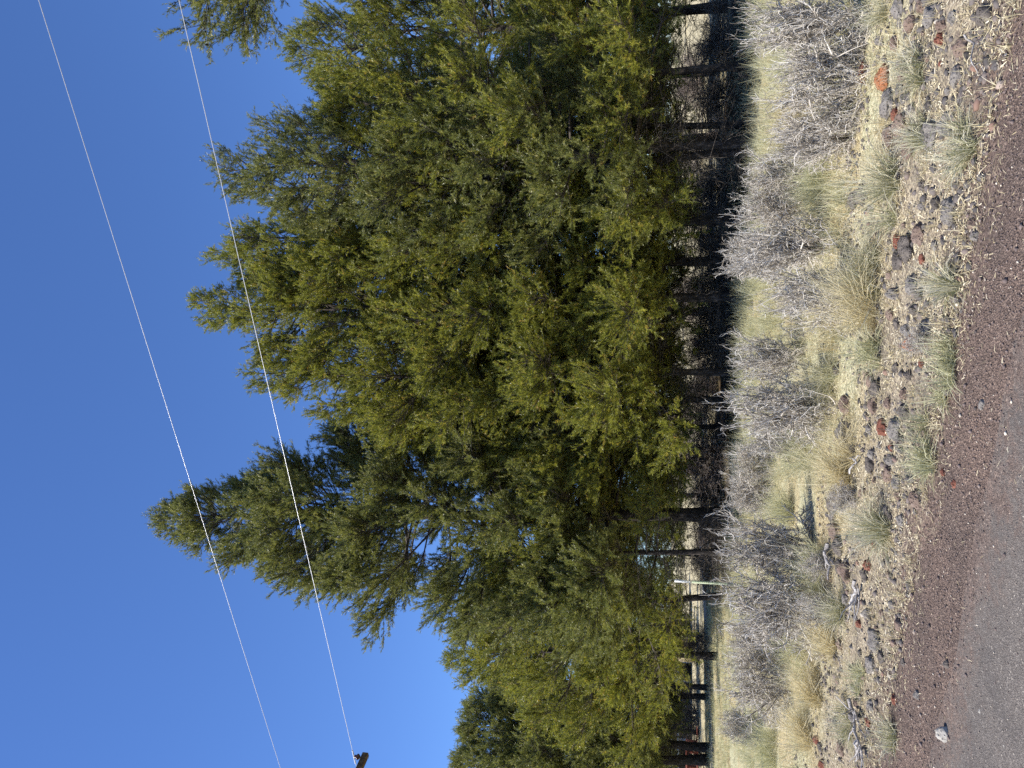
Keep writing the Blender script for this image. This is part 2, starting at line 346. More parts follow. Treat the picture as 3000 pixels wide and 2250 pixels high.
# ------------------------------------------------------------------ pines
def grow_pine(seed, H, cb, Rm, r0, dens=1.0, p=.85, lean=(0, 0), asc=1.0, shoot=.15, needles=20, width=.0092, dead=38, extra=(), sparse=0.0, nb_mul=1.0, low_r=.75, forks=()):
    """returns the pieces of a pine: trunk, limbs, needle crown, dead lower branches"""
    g = np.random.default_rng(seed)
    zz = np.linspace(0, 1, 16); ph = g.uniform(0, 6.3, 4)
    tx = lean[0] * zz + .010 * H * (np.sin(3.1 * zz + ph[0]) - math.sin(ph[0])) * zz + .004 * H * np.sin(9 * zz + ph[1]) * zz
    ty = lean[1] * zz + .010 * H * (np.sin(2.7 * zz + ph[2]) - math.sin(ph[2])) * zz
    tr = .9 * r0 * (1 - zz) ** .8 + .008; tr[0] *= 1.3
    tz = zz * H; tz[0] = -.15
    trunk = Bag(); trunk.tube(np.stack([tx, ty, tz], 1), tr, 10)
    def tp(z): return np.stack([np.interp(z, zz * H, tx), np.interp(z, zz * H, ty), z], -1)
    K = 7
    nb = int((H - cb) * 10.5 * dens * nb_mul)
    tb = np.sort(g.uniform(0, 1, nb)) ** .92
    L = Rm * (1 - tb) ** p * np.minimum(1, low_r + 2.5 * tb) * g.uniform(.6, 1.15, nb) + .36
    az = np.arange(nb) * 2.39996 + g.normal(0, .5, nb)
    e0 = R(-16) + R(66) * tb ** .75 * asc + g.normal(0, R(9), nb)
    base_z = cb + (H - cb) * tb * .985
    if len(extra):
        ex = np.array(extra); az = np.r_[az, ex[:, 0]]; base_z = np.r_[base_z, ex[:, 1]]; L = np.r_[L, ex[:, 2]]; e0 = np.r_[e0, ex[:, 3]]; nb = len(L)
    s = np.linspace(0, 1, K)
    e = e0[:, None] + R(38) * (s[None] ** 1.6) - R(14) * np.sin(PI * s)[None]
    a = az[:, None] + np.cumsum(g.normal(0, .10, (nb, K)), 1)
    D = np.stack([np.cos(a) * np.cos(e), np.sin(a) * np.cos(e), np.sin(e)], -1)
    P = np.zeros((nb, K, 3)); P[:, 1:] = np.cumsum(D[:, :-1] * (L / (K - 1))[:, None, None], 1)
    P += tp(base_z)[:, None]
    rb = (.007 + .013 * L)[:, None] * (1 - .85 * s[None])
    limb = Bag(); V, Q = tubes(P, rb, 4); limb.add(V, Q)
    # branchlets
    nl = np.maximum(4, (L / .066 * dens).astype(int)); bi = np.repeat(np.arange(nb), nl); n = len(bi)
    sp = np.where(L[bi] > .9, .42, .25); sp = sp + (1 - sp) * g.uniform(0, 1, n) ** .8
    f = sp * (K - 1); k0 = np.minimum(f.astype(int), K - 2); fr = (f - k0)[:, None]
    st = P[bi, k0] * (1 - fr) + P[bi, k0 + 1] * fr; dr = norm(P[bi, k0 + 1] - P[bi, k0])
    u, v = perp(dr)
    side = np.where(g.uniform(0, 1, n) < .5, 0, PI) + g.normal(0, .75, n)
    ang = g.uniform(R(28), R(62), n)
    lat = u * np.cos(side)[:, None] + v * np.sin(side)[:, None]
    bd = norm(dr * np.cos(ang)[:, None] + lat * np.sin(ang)[:, None] + np.array((0, 0, .18)))
    bl = np.clip((.24 + .42 * (1 - sp)) * L[bi] * g.uniform(.5, 1.2, n), .14, .95)
    K2 = 4; s2 = np.linspace(0, 1, K2)
    B = st[:, None] + bd[:, None] * (bl[:, None] * s2)[..., None]
    B[..., 2] += (bl[:, None] * .25 * s2 ** 2) * g.uniform(-.4, 1.2, n)[:, None]
    V, Q = tubes(B, np.maximum(.0022, .0055 * (bl[:, None] / .5)) * (1 - .6 * s2[None]), 3); limb.add(V, Q)
    # shoots
    ns = np.maximum(2, (bl / .052 * dens).astype(int)); si = np.repeat(np.arange(n), ns); q = len(si)
    ss = .25 + .8 * g.uniform(0, 1, q) ** .8; ss = np.minimum(ss, 1)
    sp_ = B[si, 0] + (B[si, -1] - B[si, 0]) * ss[:, None]; sp_[:, 2] += 0
    sdv = norm(bd[si] * .85 + np.array((0, 0, .36)) + g.normal(0, .40, (q, 3)))
    # shoots straight on the limbs' ends
    nt_ = np.maximum(3, (L * 5 * dens).astype(int)); ti = np.repeat(np.arange(nb), nt_); q2 = len(ti)
    st2 = (.35 + .65 * g.uniform(0, 1, q2) ** .6) * (K - 1); k0 = np.minimum(st2.astype(int), K - 2); fr = (st2 - k0)[:, None]
    tp2 = P[ti, k0] * (1 - fr) + P[ti, k0 + 1] * fr; td2 = norm(norm(P[ti, k0 + 1] - P[ti, k0]) + np.array((0, 0, .25)) + g.normal(0, .45, (q2, 3)))
    top = tp(H - .28 * g.uniform(0, 1, 14) ** 1.3); topd = norm(np.array((0, 0, 1.0)) + g.normal(0, .35, (14, 3)))
    SP = np.concatenate([sp_, tp2, top]); SD = np.concatenate([sdv, td2, topd])
    if sparse: keep = g.uniform(0, 1, len(SP)) > sparse; SP, SD = SP[keep], SD[keep]
    q = len(SP); SL = shoot * g.uniform(.6, 1.25, q)
    base_t = np.clip(g.normal(.50, .22, q), 0, .96); base_t[g.uniform(0, 1, q) < .006] = 1.0
    mm_ = needles; u, v = perp(SD)
    fa = g.uniform(0, 1.0, (q, mm_)); phi = g.uniform(0, 2 * PI, (q, mm_))
    rad = u[:, None] * np.cos(phi)[..., None] + v[:, None] * np.sin(phi)[..., None]
    sprd = g.uniform(.45, 1.05, (q, mm_))
    nd = norm(SD[:, None] * .85 + rad * sprd[..., None])
    b0 = SP[:, None] + SD[:, None] * (fa * SL[:, None])[..., None]
    nlg = shoot * .36 * g.uniform(.75, 1.25, (q, mm_))
    wv = norm(np.cross(nd, g.normal(0, 1, (q, mm_, 3)))) * (width * g.uniform(.7, 1.3, (q, mm_)))[..., None]
    tip = b0 + nd * nlg[..., None]
    V = np.stack([b0 + wv * .55, tip, b0 - wv * .55], 2).reshape(-1, 3); F = np.arange(len(V)).reshape(-1, 3)
    tn = np.clip(np.repeat((base_t[:, None] + g.normal(0, .07, (q, mm_))).ravel(), 3), 0, 1)
    db = limb
    if dead:
        z = g.uniform(.25, max(cb + .6, 1.0), dead); az = g.uniform(0, 2 * PI, dead); Ld = g.uniform(.5, 1.9, dead) * min(1, .45 + Rm * .35); Kd = 7
        sd_ = np.linspace(0, 1, Kd); e = R(5) - R(45) * sd_[None] * g.uniform(.3, 1.4, dead)[:, None] + g.normal(0, .15, (dead, 1))
        a = az[:, None] + np.cumsum(g.normal(0, .22, (dead, Kd)), 1)
        D = np.stack([np.cos(a) * np.cos(e), np.sin(a) * np.cos(e), np.sin(e)], -1)
        Pd = np.zeros((dead, Kd, 3)); Pd[:, 1:] = np.cumsum(D[:, :-1] * (Ld / (Kd - 1))[:, None, None], 1); Pd += tp(z)[:, None]
        Pd[..., 2] = np.maximum(Pd[..., 2], .06)
        V3, Q3 = tubes(Pd, (.010 * (1 - .8 * sd_))[None] * np.ones((dead, 1)), 4); db.add(V3, Q3)
        m_ = 12; bi = np.repeat(np.arange(dead), m_); kk = g.integers(1, Kd - 1, len(bi)); s0 = Pd[bi, kk]
        dd_ = norm(norm(Pd[bi, kk + 1] - Pd[bi, kk]) + g.normal(0, .75, (len(bi), 3))); ll = g.uniform(.15, .55, len(bi))
        tw = s0[:, None] + dd_[:, None] * (ll[:, None] * np.linspace(0, 1, 4))[..., None] + np.cumsum(g.normal(0, .02, (len(bi), 4, 3)), 1)
        tw[..., 2] = np.maximum(tw[..., 2], .04)
        V3, Q3 = tubes(tw, np.array((.0045, .004, .003, .0015))[None] * np.ones((len(bi), 1)), 3); db.add(V3, Q3)
    return trunk, limb, (V, F, tn), db, P
def pine(name, loc, needle, label, group, rz=0.0, sc=1.0, **kw):
    root = tag(empty(name, loc, rz, sc), label, "tree", group)
    trunk, limb, (V, F, tn), db, P = grow_pine(**kw)
    trunk.obj("trunk", M['bark'], root, True)
    limb.obj("branchwork", M['branch'], root)
    mesh_obj("crown", V, [F], M[needle], root, tn)
    return root, P
def pine_fit(name, top, base_yd, Y, needle, label, group, base=None, **kw):
    """stands a pine at depth Y under its top point in the photograph"""
    tpz = at(top[0], top[1], Y); bx = at(1620, base_yd, Y)[0] if base_yd is not None else tpz[0]
    H = tpz[2]; z0 = gzf(bx, Y)
    kw.setdefault('lean', (tpz[0] - bx, 0))
    return pine(name, (bx, Y, z0), needle, label, group, H=H - z0, **kw)

GP = "pines standing behind the grey brush"
PINES = [
 # top px, trunk px at the base, depth, needles, label, shape
 ((640, 105), 8, 21.0, 'needle_olive', "bushy olive pine cut by the photo's top edge, its trunk leaning at the frame", dict(seed=11, cb=1.85, Rm=4.3, r0=.15, dens=1.05, p=.62)),
 ((715, 225), 140, 14.7, 'needle_olive', "slim pine with a lit grey trunk, second from the photo's top edge", dict(seed=12, cb=1.95, Rm=2.6, r0=.085, dens=1.1, p=.62)),
 ((640, 300), 268, 15.6, 'needle_green', "thin straight pine standing close beside the twin-trunk pair", dict(seed=13, cb=2.0, Rm=2.0, r0=.075, dens=1.0, p=.65)),
 ((465, 380), 309, 14.6, 'needle_green', "tall gappy pine whose pinkish upper trunk shows against blue sky, straighter of the twin pair", dict(seed=14, cb=1.9, Rm=2.0, r0=.09, dens=.95, p=.58, sparse=.0)),
 ((533, 440), 323, 14.9, 'needle_green', "slanting half of the twin pair, its bare trunk tilting away from its foot", dict(seed=15, cb=2.2, Rm=1.9, r0=.09, dens=.92, p=.58, sparse=.0)),
 ((525, 520), 472, 16.2, 'needle_olive', "thick-trunked olive pine directly behind the tallest pale brush", dict(seed=16, cb=1.95, Rm=2.5, r0=.12, dens=1.08, p=.62)),
 ((460, 575), 564, 17.2, 'needle_olive', "dense pine with narrow spire between the thick-trunked pine and the highest-crowned pine of its clump", dict(seed=17, cb=1.95, Rm=2.5, r0=.12, dens=1.1, p=.64)),
 ((445, 655), 640, 16.8, 'needle_olive', "highest-reaching pine of the dense olive clump, black forked trunk in deep shade", dict(seed=18, cb=1.85, Rm=2.9, r0=.12, dens=1.15, p=.68)),
 ((553, 800), 804, 17.0, 'needle_olive', "olive pine on the clump's sloping outer shoulder, over the bare shaded thicket", dict(seed=19, cb=1.85, Rm=2.8, r0=.09, dens=1.15, p=.8)),
 ((800, 870), 862, 18.5, 'needle_olive', "shorter bushy pine filling the lower outer shoulder of the olive clump", dict(seed=20, cb=1.8, Rm=2.7, r0=.09, dens=1.15, p=.6)),
 ((868, 912), 923, 21.0, 'needle_green', "low bluish pine in the dip between the dense clump and the tall lone pine", dict(seed=21, cb=1.85, Rm=3.3, r0=.075, dens=1.05, p=.5)),
 ((343, 1095), 1115, 19.0, 'needle_green', "tallest pine of all, a lone dark spire on a thick black trunk", dict(seed=22, cb=2.6, Rm=3.7, r0=.20, dens=1.34, p=.74, asc=1.05, sparse=.0, low_r=.9)),
 ((1075, 1205), 1190, 17.5, 'needle_olive', "low bright pine skirting the foot of the lone dark spire", dict(seed=23, cb=1.85, Rm=1.9, r0=.075, dens=1.0, p=.55)),
 ((1000, 1330), 1290, 23.0, 'needle_olive', "broad rounded yellow-green pine behind the pale steel post", dict(seed=24, cb=1.95, Rm=3.1, r0=.11, dens=1.1, p=.6)),
 ((990, 1395), 1423, 26.0, 'needle_olive', "wide pine with drooping bright skirts beyond the steel post, above the dirt track's bend", dict(seed=25, cb=1.9, Rm=3.3, r0=.13, dens=1.0, p=.6)),
 ((1062, 1462), 1493, 31.0, 'needle_green', "spiky-topped far pine, first of the row along the dirt track", dict(seed=26, cb=2.3, Rm=3.6, r0=.12, dens=.95, p=.7)),
 ((1075, 1498), 1513, 32.0, 'needle_green', "far pine on a tall bare black trunk beside the dirt track", dict(seed=27, cb=3.4, Rm=3.4, r0=.13, dens=.95, p=.7)),
 ((1010, 1570), 1625, 31.0, 'needle_green', "dark shaggy pine over the rusty cart near the photo's bottom edge", dict(seed=28, cb=2.0, Rm=4.0, r0=.19, dens=1.05, p=.62)),
 ((995, 1652), 1650, 31.0, 'needle_green', "dark pine cut by the photo's bottom edge, pale streak of sun on its trunk", dict(seed=29, cb=2.0, Rm=4.2, r0=.22, dens=1.05, p=.62)),
]
for top, byd, Y, nm, lab, kw in PINES:
    if Y > 24: kw.update(shoot=.19, needles=13, width=.0135)
    pine_fit("pine_tree", top, byd, Y, nm, lab, GP, **kw)

# pines farther back, showing between and under the front row: copies of three grown ones
BACK = [
 ("dark pine filling the gap between bushy edge pine and slim pale-barked pine, farther back", 70, 24.0, 760, 0),
 ("rear pine seen through the gappy crowns of the twin pair", 350, 24.5, 800, 1),
 ("rear pine hidden behind the thin straight pine", 225, 27.0, 770, 2),
 ("rear pine behind the thick-trunked olive pine", 500, 25.5, 690, 0),
 ("rear pine behind the highest-crowned olive pine", 690, 26.5, 720, 1),
 ("rear pine in the shade behind the clump's outer shoulder", 835, 27.0, 930, 2),
 ("far pine half hidden behind the lone dark spire", 1060, 34.0, 1180, 1),
 ("far pine behind the low bright pine at the spire's foot", 1180, 36.0, 1150, 2),
 ("far dark pine between rounded yellow-green pine and wide drooping pine", 1345, 38.0, 1120, 0),
 ("far dark pine behind the bare-trunked pine of the track row", 1545, 42.0, 1150, 1),
 ("far dark pine behind the shaggy pine over the rusty cart", 1615, 43.0, 1130, 2),
 ("far dark pine past the bottom-edge pine", 1680, 40.0, 1090, 0),
]
protos = []
for k, (lab, yd, Y, xtop, kind) in enumerate(BACK):
    tpz = at(xtop, yd, Y); H = tpz[2]
    if kind >= len(protos):
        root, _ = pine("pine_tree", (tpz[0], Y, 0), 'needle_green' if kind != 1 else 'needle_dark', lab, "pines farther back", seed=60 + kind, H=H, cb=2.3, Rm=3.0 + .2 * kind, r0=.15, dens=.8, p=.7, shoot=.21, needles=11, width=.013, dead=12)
        protos.append((root, H))
    else:
        src, H0 = protos[kind]; c_ = copy_tree(src); c_.location = (tpz[0], Y, 0); f = H / H0
        c_.scale = ((.6 + .4 * f),) * 2 + (f,); c_.rotation_euler = (0, 0, k * 1.7); c_["label"] = lab

# the pine beside the road, outside the frame but for its boughs
root, P = pine("pine_tree", (8.3, 10.8, gzf(8.3, 10.8)), 'needle_green', "overhanging pine boughs hung with dark cones in the photo's top corner, under the wires", "pine at the frame's edge", seed=41, H=13.5, cb=2.2, Rm=1.25, r0=.14, dens=.9, p=.5, dead=6,
   extra=((R(176), 9.60, 2.15, R(-2)), (R(186), 9.45, 1.95, R(-14)), (R(180), 8.85, 2.4, R(-6)), (R(190), 8.80, 2.1, R(-14)), (R(172), 9.1, 1.9, R(-6)), (R(183), 8.95, 2.15, R(-10))))
g = np.random.default_rng(9)
cone = Bag(); a = np.linspace(0, 1, 7)
cone.tube(np.stack([a * 0, a * 0, -a * .055], 1), .022 * np.sin(PI * (.08 + .88 * a)) ** .7, 7)
cm = None
for k in range(30):
    b_ = P[-1 - (k % 6)]; s_ = g.integers(2, 6); q = b_[s_] + (b_[s_ + 1] - b_[s_]) * g.uniform() + g.normal(0, (.12, .12, .07))
    o = cone.obj("cone", M['cone'], root, True) if cm is None else cm.copy()
    if cm is None: cm = o
    else: C.objects.link(o); o.parent = root
    o.location = q; o.rotation_euler = (g.uniform(-.6, .6), g.uniform(-.6, .6), 0)

# ------------------------------------------------------------------ brush
def grow_brush(seed, h=.7, r=.62, stems=20, dens=1.17, tw=.0036, up=.75):
    g = np.random.default_rng(seed); K = 5; s = np.linspace(0, 1, K)
    def run(st, d, ln, curl, lift):
        n = len(st); P = np.zeros((n, K, 3)); P[:, 0] = st; D = d.copy()
        for k in range(1, K):
            D = norm(D + g.normal(0, curl, (n, 3)) + np.array((0, 0, lift))); P[:, k] = P[:, k - 1] + D * (ln / (K - 1))[:, None]
        P[..., 2] = np.maximum(P[..., 2], .012); return P
    def kids(P, per, lo, ang):
        n = len(P); i = np.repeat(np.arange(n), per); f = g.uniform(lo, 1, len(i)) * (K - 1); k0 = np.minimum(f.astype(int), K - 2); fr = (f - k0)[:, None]
        st = P[i, k0] * (1 - fr) + P[i, k0 + 1] * fr; d = norm(P[i, k0 + 1] - P[i, k0]); return st, norm(d + g.normal(0, ang, d.shape))
    az = g.uniform(0, 2 * PI, stems); el = R(90) - np.abs(g.normal(0, R(48), stems)).clip(R(4), R(82))
    d0 = np.stack([np.cos(az) * np.cos(el), np.sin(az) * np.cos(el), np.sin(el)], 1)
    st = np.stack([np.cos(az) * .07, np.sin(az) * .07, np.full(stems, .0)], 1) * g.uniform(.2, 1.2, (stems, 1))
    l0 = (h * np.sin(el) + r * np.cos(el)) * g.uniform(.45, .72, stems)
    A = run(st, d0, l0, .20, .02)
    B = run(*(lambda q: (q[0], q[1]))(kids(A, int(6 * dens), .2, .60)), g.uniform(.14, .34, stems * int(6 * dens)) * h / .7, .24, .03)
    Cc = run(*kids(B, int(6 * dens), .15, .62), g.uniform(.06, .18, len(B) * int(6 * dens)) * h / .7, .26, .02)
    Dd = run(*kids(Cc, 3, .2, .7), g.uniform(.03, .085, len(Cc) * 3) * h / .7, .25, .02)
    wood = Bag(); V, Q = tubes(A, (.013 * (1 - .6 * s))[None] * g.uniform(.6, 1.3, (stems, 1)), 5)
    wood.add(V, Q, np.repeat(g.uniform(.05, .5, stems), K * 5))
    V, Q = tubes(B, (.0066 * (1 - .55 * s))[None] * np.ones((len(B), 1)), 4); wood.add(V, Q, np.repeat(g.uniform(.1, .85, len(B)), K * 4))
    twg = Bag()
    for X, rr in ((Cc, tw), (Dd, tw * .72)):
        V, Q = tubes(X[:, ::2] if rr < tw else X, (rr * np.linspace(1, .55, 3 if rr < tw else K))[None] * np.ones((len(X), 1)), 3)
        twg.add(V, Q, np.clip(np.repeat(np.where(g.uniform(0, 1, len(X)) < .45, g.normal(.78, .12, len(X)), g.normal(.28, .14, len(X))), len(V) // len(X)), 0, 1))
    return wood, twg
def brush_proto(name, seed, matn, **kw):
    root = empty(name, (0, 0, 0)); wood, twg = grow_brush(seed, **kw)
    wood.obj("branchwork", M[matn], root); twg.obj("twig_crown", M[matn], root); return root
BRUSH = [  # foot px, centre px, width px, height px, label
 (1880, 35, 170, 235, "sprawling grey brush cut by the photo's top edge, white bleached sticks at its crown"),
 (1885, 165, 190, 205, "big dark-hearted grey brush behind the rust-orange stone"),
 (1865, 292, 140, 165, "tangled low brush between the dark-hearted brush and round brown stone"),
 (1748, 372, 130, 130, "twiggy grey brush in front of the twin-trunk pines"),
 (1742, 455, 130, 150, "silvery upright brush in front of the thick-trunked olive pine"),
 (1800, 535, 170, 190, "tallest pale brush of the thicket, thin white twigs, beside green bunchgrass"),
 (1850, 628, 150, 200, "wide grey brush with bent white twigs above the drooping green-and-straw tussock"),
 (1705, 560, 130, 130, "ashy brush standing behind the tallest pale brush"),
 (1735, 768, 130, 150, "sparse whitish brush with one long pale stick, across from orange-brown boulder"),
 (1790, 872, 165, 215, "broad silver brush with black forked heart, beside the straw bank"),
 (1745, 950, 120, 120, "low brush at the foot of the broad silver brush, next to red-capped grey stone"),
 (1672, 1010, 120, 105, "small dense ash-grey bush in dark shade edge under the lone spire pine"),
 (1668, 1078, 100, 90, "short ash-grey bush before the black trunk of the lone spire pine"),
 (1762, 1180, 160, 195, "round whitish brush at the edge of the bare straw bank"),
 (1772, 1300, 200, 205, "largest round silver brush, hiding the foot of the pale steel post"),
 (1660, 1378, 100, 85, "dark brown-grey bush behind the largest round silver brush"),
 (1700, 1470, 180, 145, "dome-shaped dark-centred brush with feathery twigs, near the dirt track"),
 (1648, 1578, 85, 80, "little dark bush on pale green grass by the dirt track"),
 (1852, 1082, 80, 55, "tiny dark bush hugging the end of the straw bank"),
 (1800, 1228, 75, 60, "small wiry dark bush between two round silver brushes"),
 (1805, 1322, 100, 75, "low dark wiry bush at the foot of the largest round brush"),
 (2010, 740, 70, 60, "knee-high dark wiry bush among lava stones at the cinder edge"),
]
bps = [brush_proto("grey_brush", 100 + k, 'twig_silver', stems=26 + 3 * (k % 3), tw=.0034 - .0003 * (k % 2)) for k in range(5)]
used = set()
g = np.random.default_rng(77)
for k, (xb, yd, wpx, hpx, lab) in enumerate(BRUSH):
    p0 = gp(xb, yd); pr = k % 5
    o = bps[pr] if pr not in used else copy_tree(bps[pr]); used.add(pr)
    W = wpx * 1.356 / FPX * p0[1] * 1.02; Hh = hpx * 1.356 / FPX * p0[1] * .98
    o.location = (p0[0], p0[1], gzf(p0[0], p0[1]) - .01); o.rotation_euler = (0, 0, g.uniform(0, 6.28))
    f = W / 1.22; o.scale = (f, f, Hh / .70); tag(o, lab, "shrub", "grey leafless brush along the roadside")
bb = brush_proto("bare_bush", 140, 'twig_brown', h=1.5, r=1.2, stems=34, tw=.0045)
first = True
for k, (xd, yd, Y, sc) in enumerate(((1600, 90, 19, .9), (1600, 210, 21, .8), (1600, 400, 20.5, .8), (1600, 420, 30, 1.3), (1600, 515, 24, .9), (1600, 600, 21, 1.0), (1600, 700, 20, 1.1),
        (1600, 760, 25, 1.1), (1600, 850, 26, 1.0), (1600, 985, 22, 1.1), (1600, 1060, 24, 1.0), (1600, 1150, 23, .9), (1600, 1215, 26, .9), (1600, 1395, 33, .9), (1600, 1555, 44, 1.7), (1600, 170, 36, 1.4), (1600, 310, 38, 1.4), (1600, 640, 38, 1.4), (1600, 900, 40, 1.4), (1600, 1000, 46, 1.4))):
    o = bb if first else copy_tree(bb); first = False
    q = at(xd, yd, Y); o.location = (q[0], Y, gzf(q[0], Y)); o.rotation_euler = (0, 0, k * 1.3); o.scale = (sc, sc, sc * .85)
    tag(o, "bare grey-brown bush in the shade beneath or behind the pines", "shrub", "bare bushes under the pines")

# ------------------------------------------------------------------ grass
def blades(base, N, g, rad, ln, splay, droop, width, K=4, tlo=.2, thi=.95, lean=(0, 0)):
    """base (m,3) tuft positions, N blades on each"""
    m_ = len(base); n = m_ * N; i = np.repeat(np.arange(m_), N)
    a = g.uniform(0, 2 * PI, n); rr = np.sqrt(g.uniform(0, 1, n)) * np.repeat(np.broadcast_to(rad, m_), N)
    st = base[i] + np.stack([np.cos(a) * rr, np.sin(a) * rr, np.zeros(n)], 1)
    a2 = a + g.normal(0, .7, n); e = R(90) - np.abs(g.normal(0, splay, n)).clip(0, R(80))
    D = norm(np.stack([np.cos(a2) * np.cos(e) + lean[0], np.sin(a2) * np.cos(e) + lean[1], np.sin(e)], 1))
    L = np.repeat(np.broadcast_to(ln, m_), N) * g.uniform(.45, 1.15, n); P = np.zeros((n, K, 3)); P[:, 0] = st
    dr = droop * g.uniform(.2, 1.6, n)
    for k in range(1, K):
        P[:, k] = P[:, k - 1] + D * (L / (K - 1))[:, None]; D = norm(D + np.array((0, 0, -1.0)) * (dr / (K - 1))[:, None] + g.normal(0, .05, (n, 3)))
    P[..., 2] = np.maximum(P[..., 2], base[i][:, None, 2] + .004)
    wv = norm(np.cross(P[:, -1] - P[:, 0], g.normal(0, 1, (n, 3))))
    wd = width * g.uniform(.6, 1.4, n); tap = np.linspace(1, .15, K)
    Lf = P - wv[:, None] * (wd[:, None] * tap)[..., None]; Rg = P + wv[:, None] * (wd[:, None] * tap)[..., None]
    V = np.stack([Lf, Rg], 2).reshape(-1, 3); q = np.arange(n * K * 2).reshape(n, K, 2)
    F = np.stack([q[:, :-1, 0], q[:, :-1, 1], q[:, 1:, 1], q[:, 1:, 0]], -1).reshape(-1, 4)
    t = np.clip(g.uniform(tlo, thi, n)[:, None] * (.45 + .55 * np.linspace(0, 1, K))[None] + g.normal(0, .05, (n, 1)), 0, 1)
    return V, F, np.repeat(t[..., None], 2, 2).ravel()
TUFTS = [  # foot px, centre px, width px, height px, look, lean (in metres of drift), label
 (1760, 118, 130, 100, 'grass_pale', (0, 0), "pale feathery bunchgrass behind the sprawling brush at the photo's top edge"),
 (1735, 235, 120, 95, 'grass_straw', (0, 0), "bright straw-yellow bunchgrass behind the big dark-hearted brush"),
 (1745, 300, 100, 90, 'grass_straw', (-.1, 0), "combed yellow bunchgrass beside the twin-trunk pines' shade"),
 (1800, 395, 130, 85, 'grass_pale', (0, 0), "loose pale bunchgrass between tangled low brush and silvery upright brush"),
 (1950, 405, 140, 110, 'grass_green', (0, 0), "wide dark-footed green tussock among the lava stones, white blades arching"),
 (2010, 155, 90, 75, 'grass_green', (0, 0), "green tuft in the stones near the photo's top edge, dark green heart"),
 (2100, 285, 130, 75, 'grass_green', (0, 0), "long low green tuft on the cinder edge, close to the road"),
 (2010, 290, 90, 70, 'grass_green', (0, 0), "small fan-shaped green tuft behind the long low tuft"),
 (1935, 30, 70, 55, 'grass_green', (0, 0), "little green tuft beside grey stones at the photo's top edge"),
 (1900, 575, 120, 110, 'grass_green', (0, 0), "green-and-white bunchgrass at the foot of the tallest pale brush"),
 (1895, 655, 150, 140, 'grass_straw', (.25, 0), "drooping green-and-straw tussock hanging over the stones"),
 (2070, 600, 110, 80, 'grass_green', (0, 0), "dark-hearted tussock on the cinder edge, splayed whitish blades"),
 (1905, 762, 90, 85, 'grass_pale', (0, 0), "fan of stiff white-grey blades behind the orange-brown boulder"),
 (1800, 815, 100, 85, 'grass_green', (0, 0), "green tuft between sparse whitish brush and broad silver brush"),
 (1815, 700, 110, 90, 'grass_straw', (.1, 0), "straw tuft on the bank between wide grey brush and sparse whitish brush"),
 (2055, 830, 150, 60, 'grass_pale', (0, 0), "low frosty patch of pale grass along the cinder edge"),
 (2010, 955, 130, 60, 'grass_pale', (0, 0), "frosty low grass farther along the cinder edge, beside dark red stone"),
 (1760, 985, 130, 95, 'grass_pale', (0, 0), "tall pale-green bunchgrass behind the bare straw bank"),
 (1840, 1020, 110, 120, 'grass_straw', (.3, -.1), "long combed straw tussock flowing down the end of the bank"),
 (1715, 1090, 110, 70, 'grass_pale', (0, 0), "soft pale-green grass before the short ash-grey bush"),
 (1912, 1140, 140, 90, 'grass_green', (0, 0), "broad green tuft alone among the stones, below the straw bank"),
 (1790, 1245, 110, 80, 'grass_pale', (0, 0), "yellowish tuft between the two round silver brushes"),
 (1805, 1385, 130, 85, 'grass_straw', (.25, .1), "bright yellow tussock combed downhill below the largest round brush"),
 (1830, 1330, 90, 70, 'grass_green', (0, 0), "dark green tuft mixed with dead white twigs near the yellow tussock"),
 (1740, 1420, 110, 70, 'grass_pale', (0, 0), "pale green tuft between largest round brush and dome-shaped brush"),
 (1775, 1500, 120, 85, 'grass_straw', (.25, .1), "leaning straw tussock in front of the dome-shaped brush"),
 (1745, 1600, 120, 75, 'grass_straw', (.25, .1), "combed straw tussock close to the photo's bottom edge"),
 (1680, 1625, 120, 75, 'grass_pale', (0, 0), "pale green bunchgrass at the photo's bottom edge, by the little dark bush"),
 (1935, 1590, 80, 50, 'grass_green', (0, 0), "scruffy little tuft among bleached roots near the cinder edge"),
 (1870, 1475, 70, 40, 'grass_pale', (0, 0), "thin dry tuft by the antler-shaped bleached branch"),
 (1840, 1560, 80, 50, 'grass_green', (0, 0), "small dull green tuft on the straw slope near bottom-edge stones"),
]
g = np.random.default_rng(31)
for xb, yd, wpx, hpx, mt_, ln_, lab in TUFTS:
    p0 = gp(xb, yd); p0[2] = 0; W = wpx * 1.356 / FPX * p0[1]; Hh = hpx * 1.356 / FPX * p0[1]
    nb_ = int(420 * min(1.6, max(.6, W / .45)))
    sub = p0 * 0 + np.stack([g.normal(0, W * .2, 5), g.normal(0, W * .14, 5), np.zeros(5)], 1)
    V, F, tn = blades(sub, nb_ // 5, g, W * .10, max(Hh * 1.1, .12), R(40), 1.35, .0025, lean=ln_)
    o = mesh_obj("grass_tuft", V, [F], M[mt_], None, tn, loc=(p0[0], p0[1], gzf(p0[0], p0[1])))
    tag(o, lab, "grass tuft", "bunchgrass tufts along the roadside")
def field(n, n0, n1, ymax, g, fade=None):
    out = []
    while sum(len(a) for a in out) < n:
        y = g.uniform(3, ymax, n) if ymax < 25 else 3 + (ymax - 3) * g.uniform(0, 1, n) ** 1.0; x = g.uniform(-1, 1, n) * (.62 * y + .8)
        k = nn(x, y); ok = (k > n0) & (k < n1)
        out.append(np.stack([x[ok], y[ok]], 1))
    q = np.concatenate(out)[:n]; return np.column_stack([q, gz(q[:, 0], q[:, 1])])
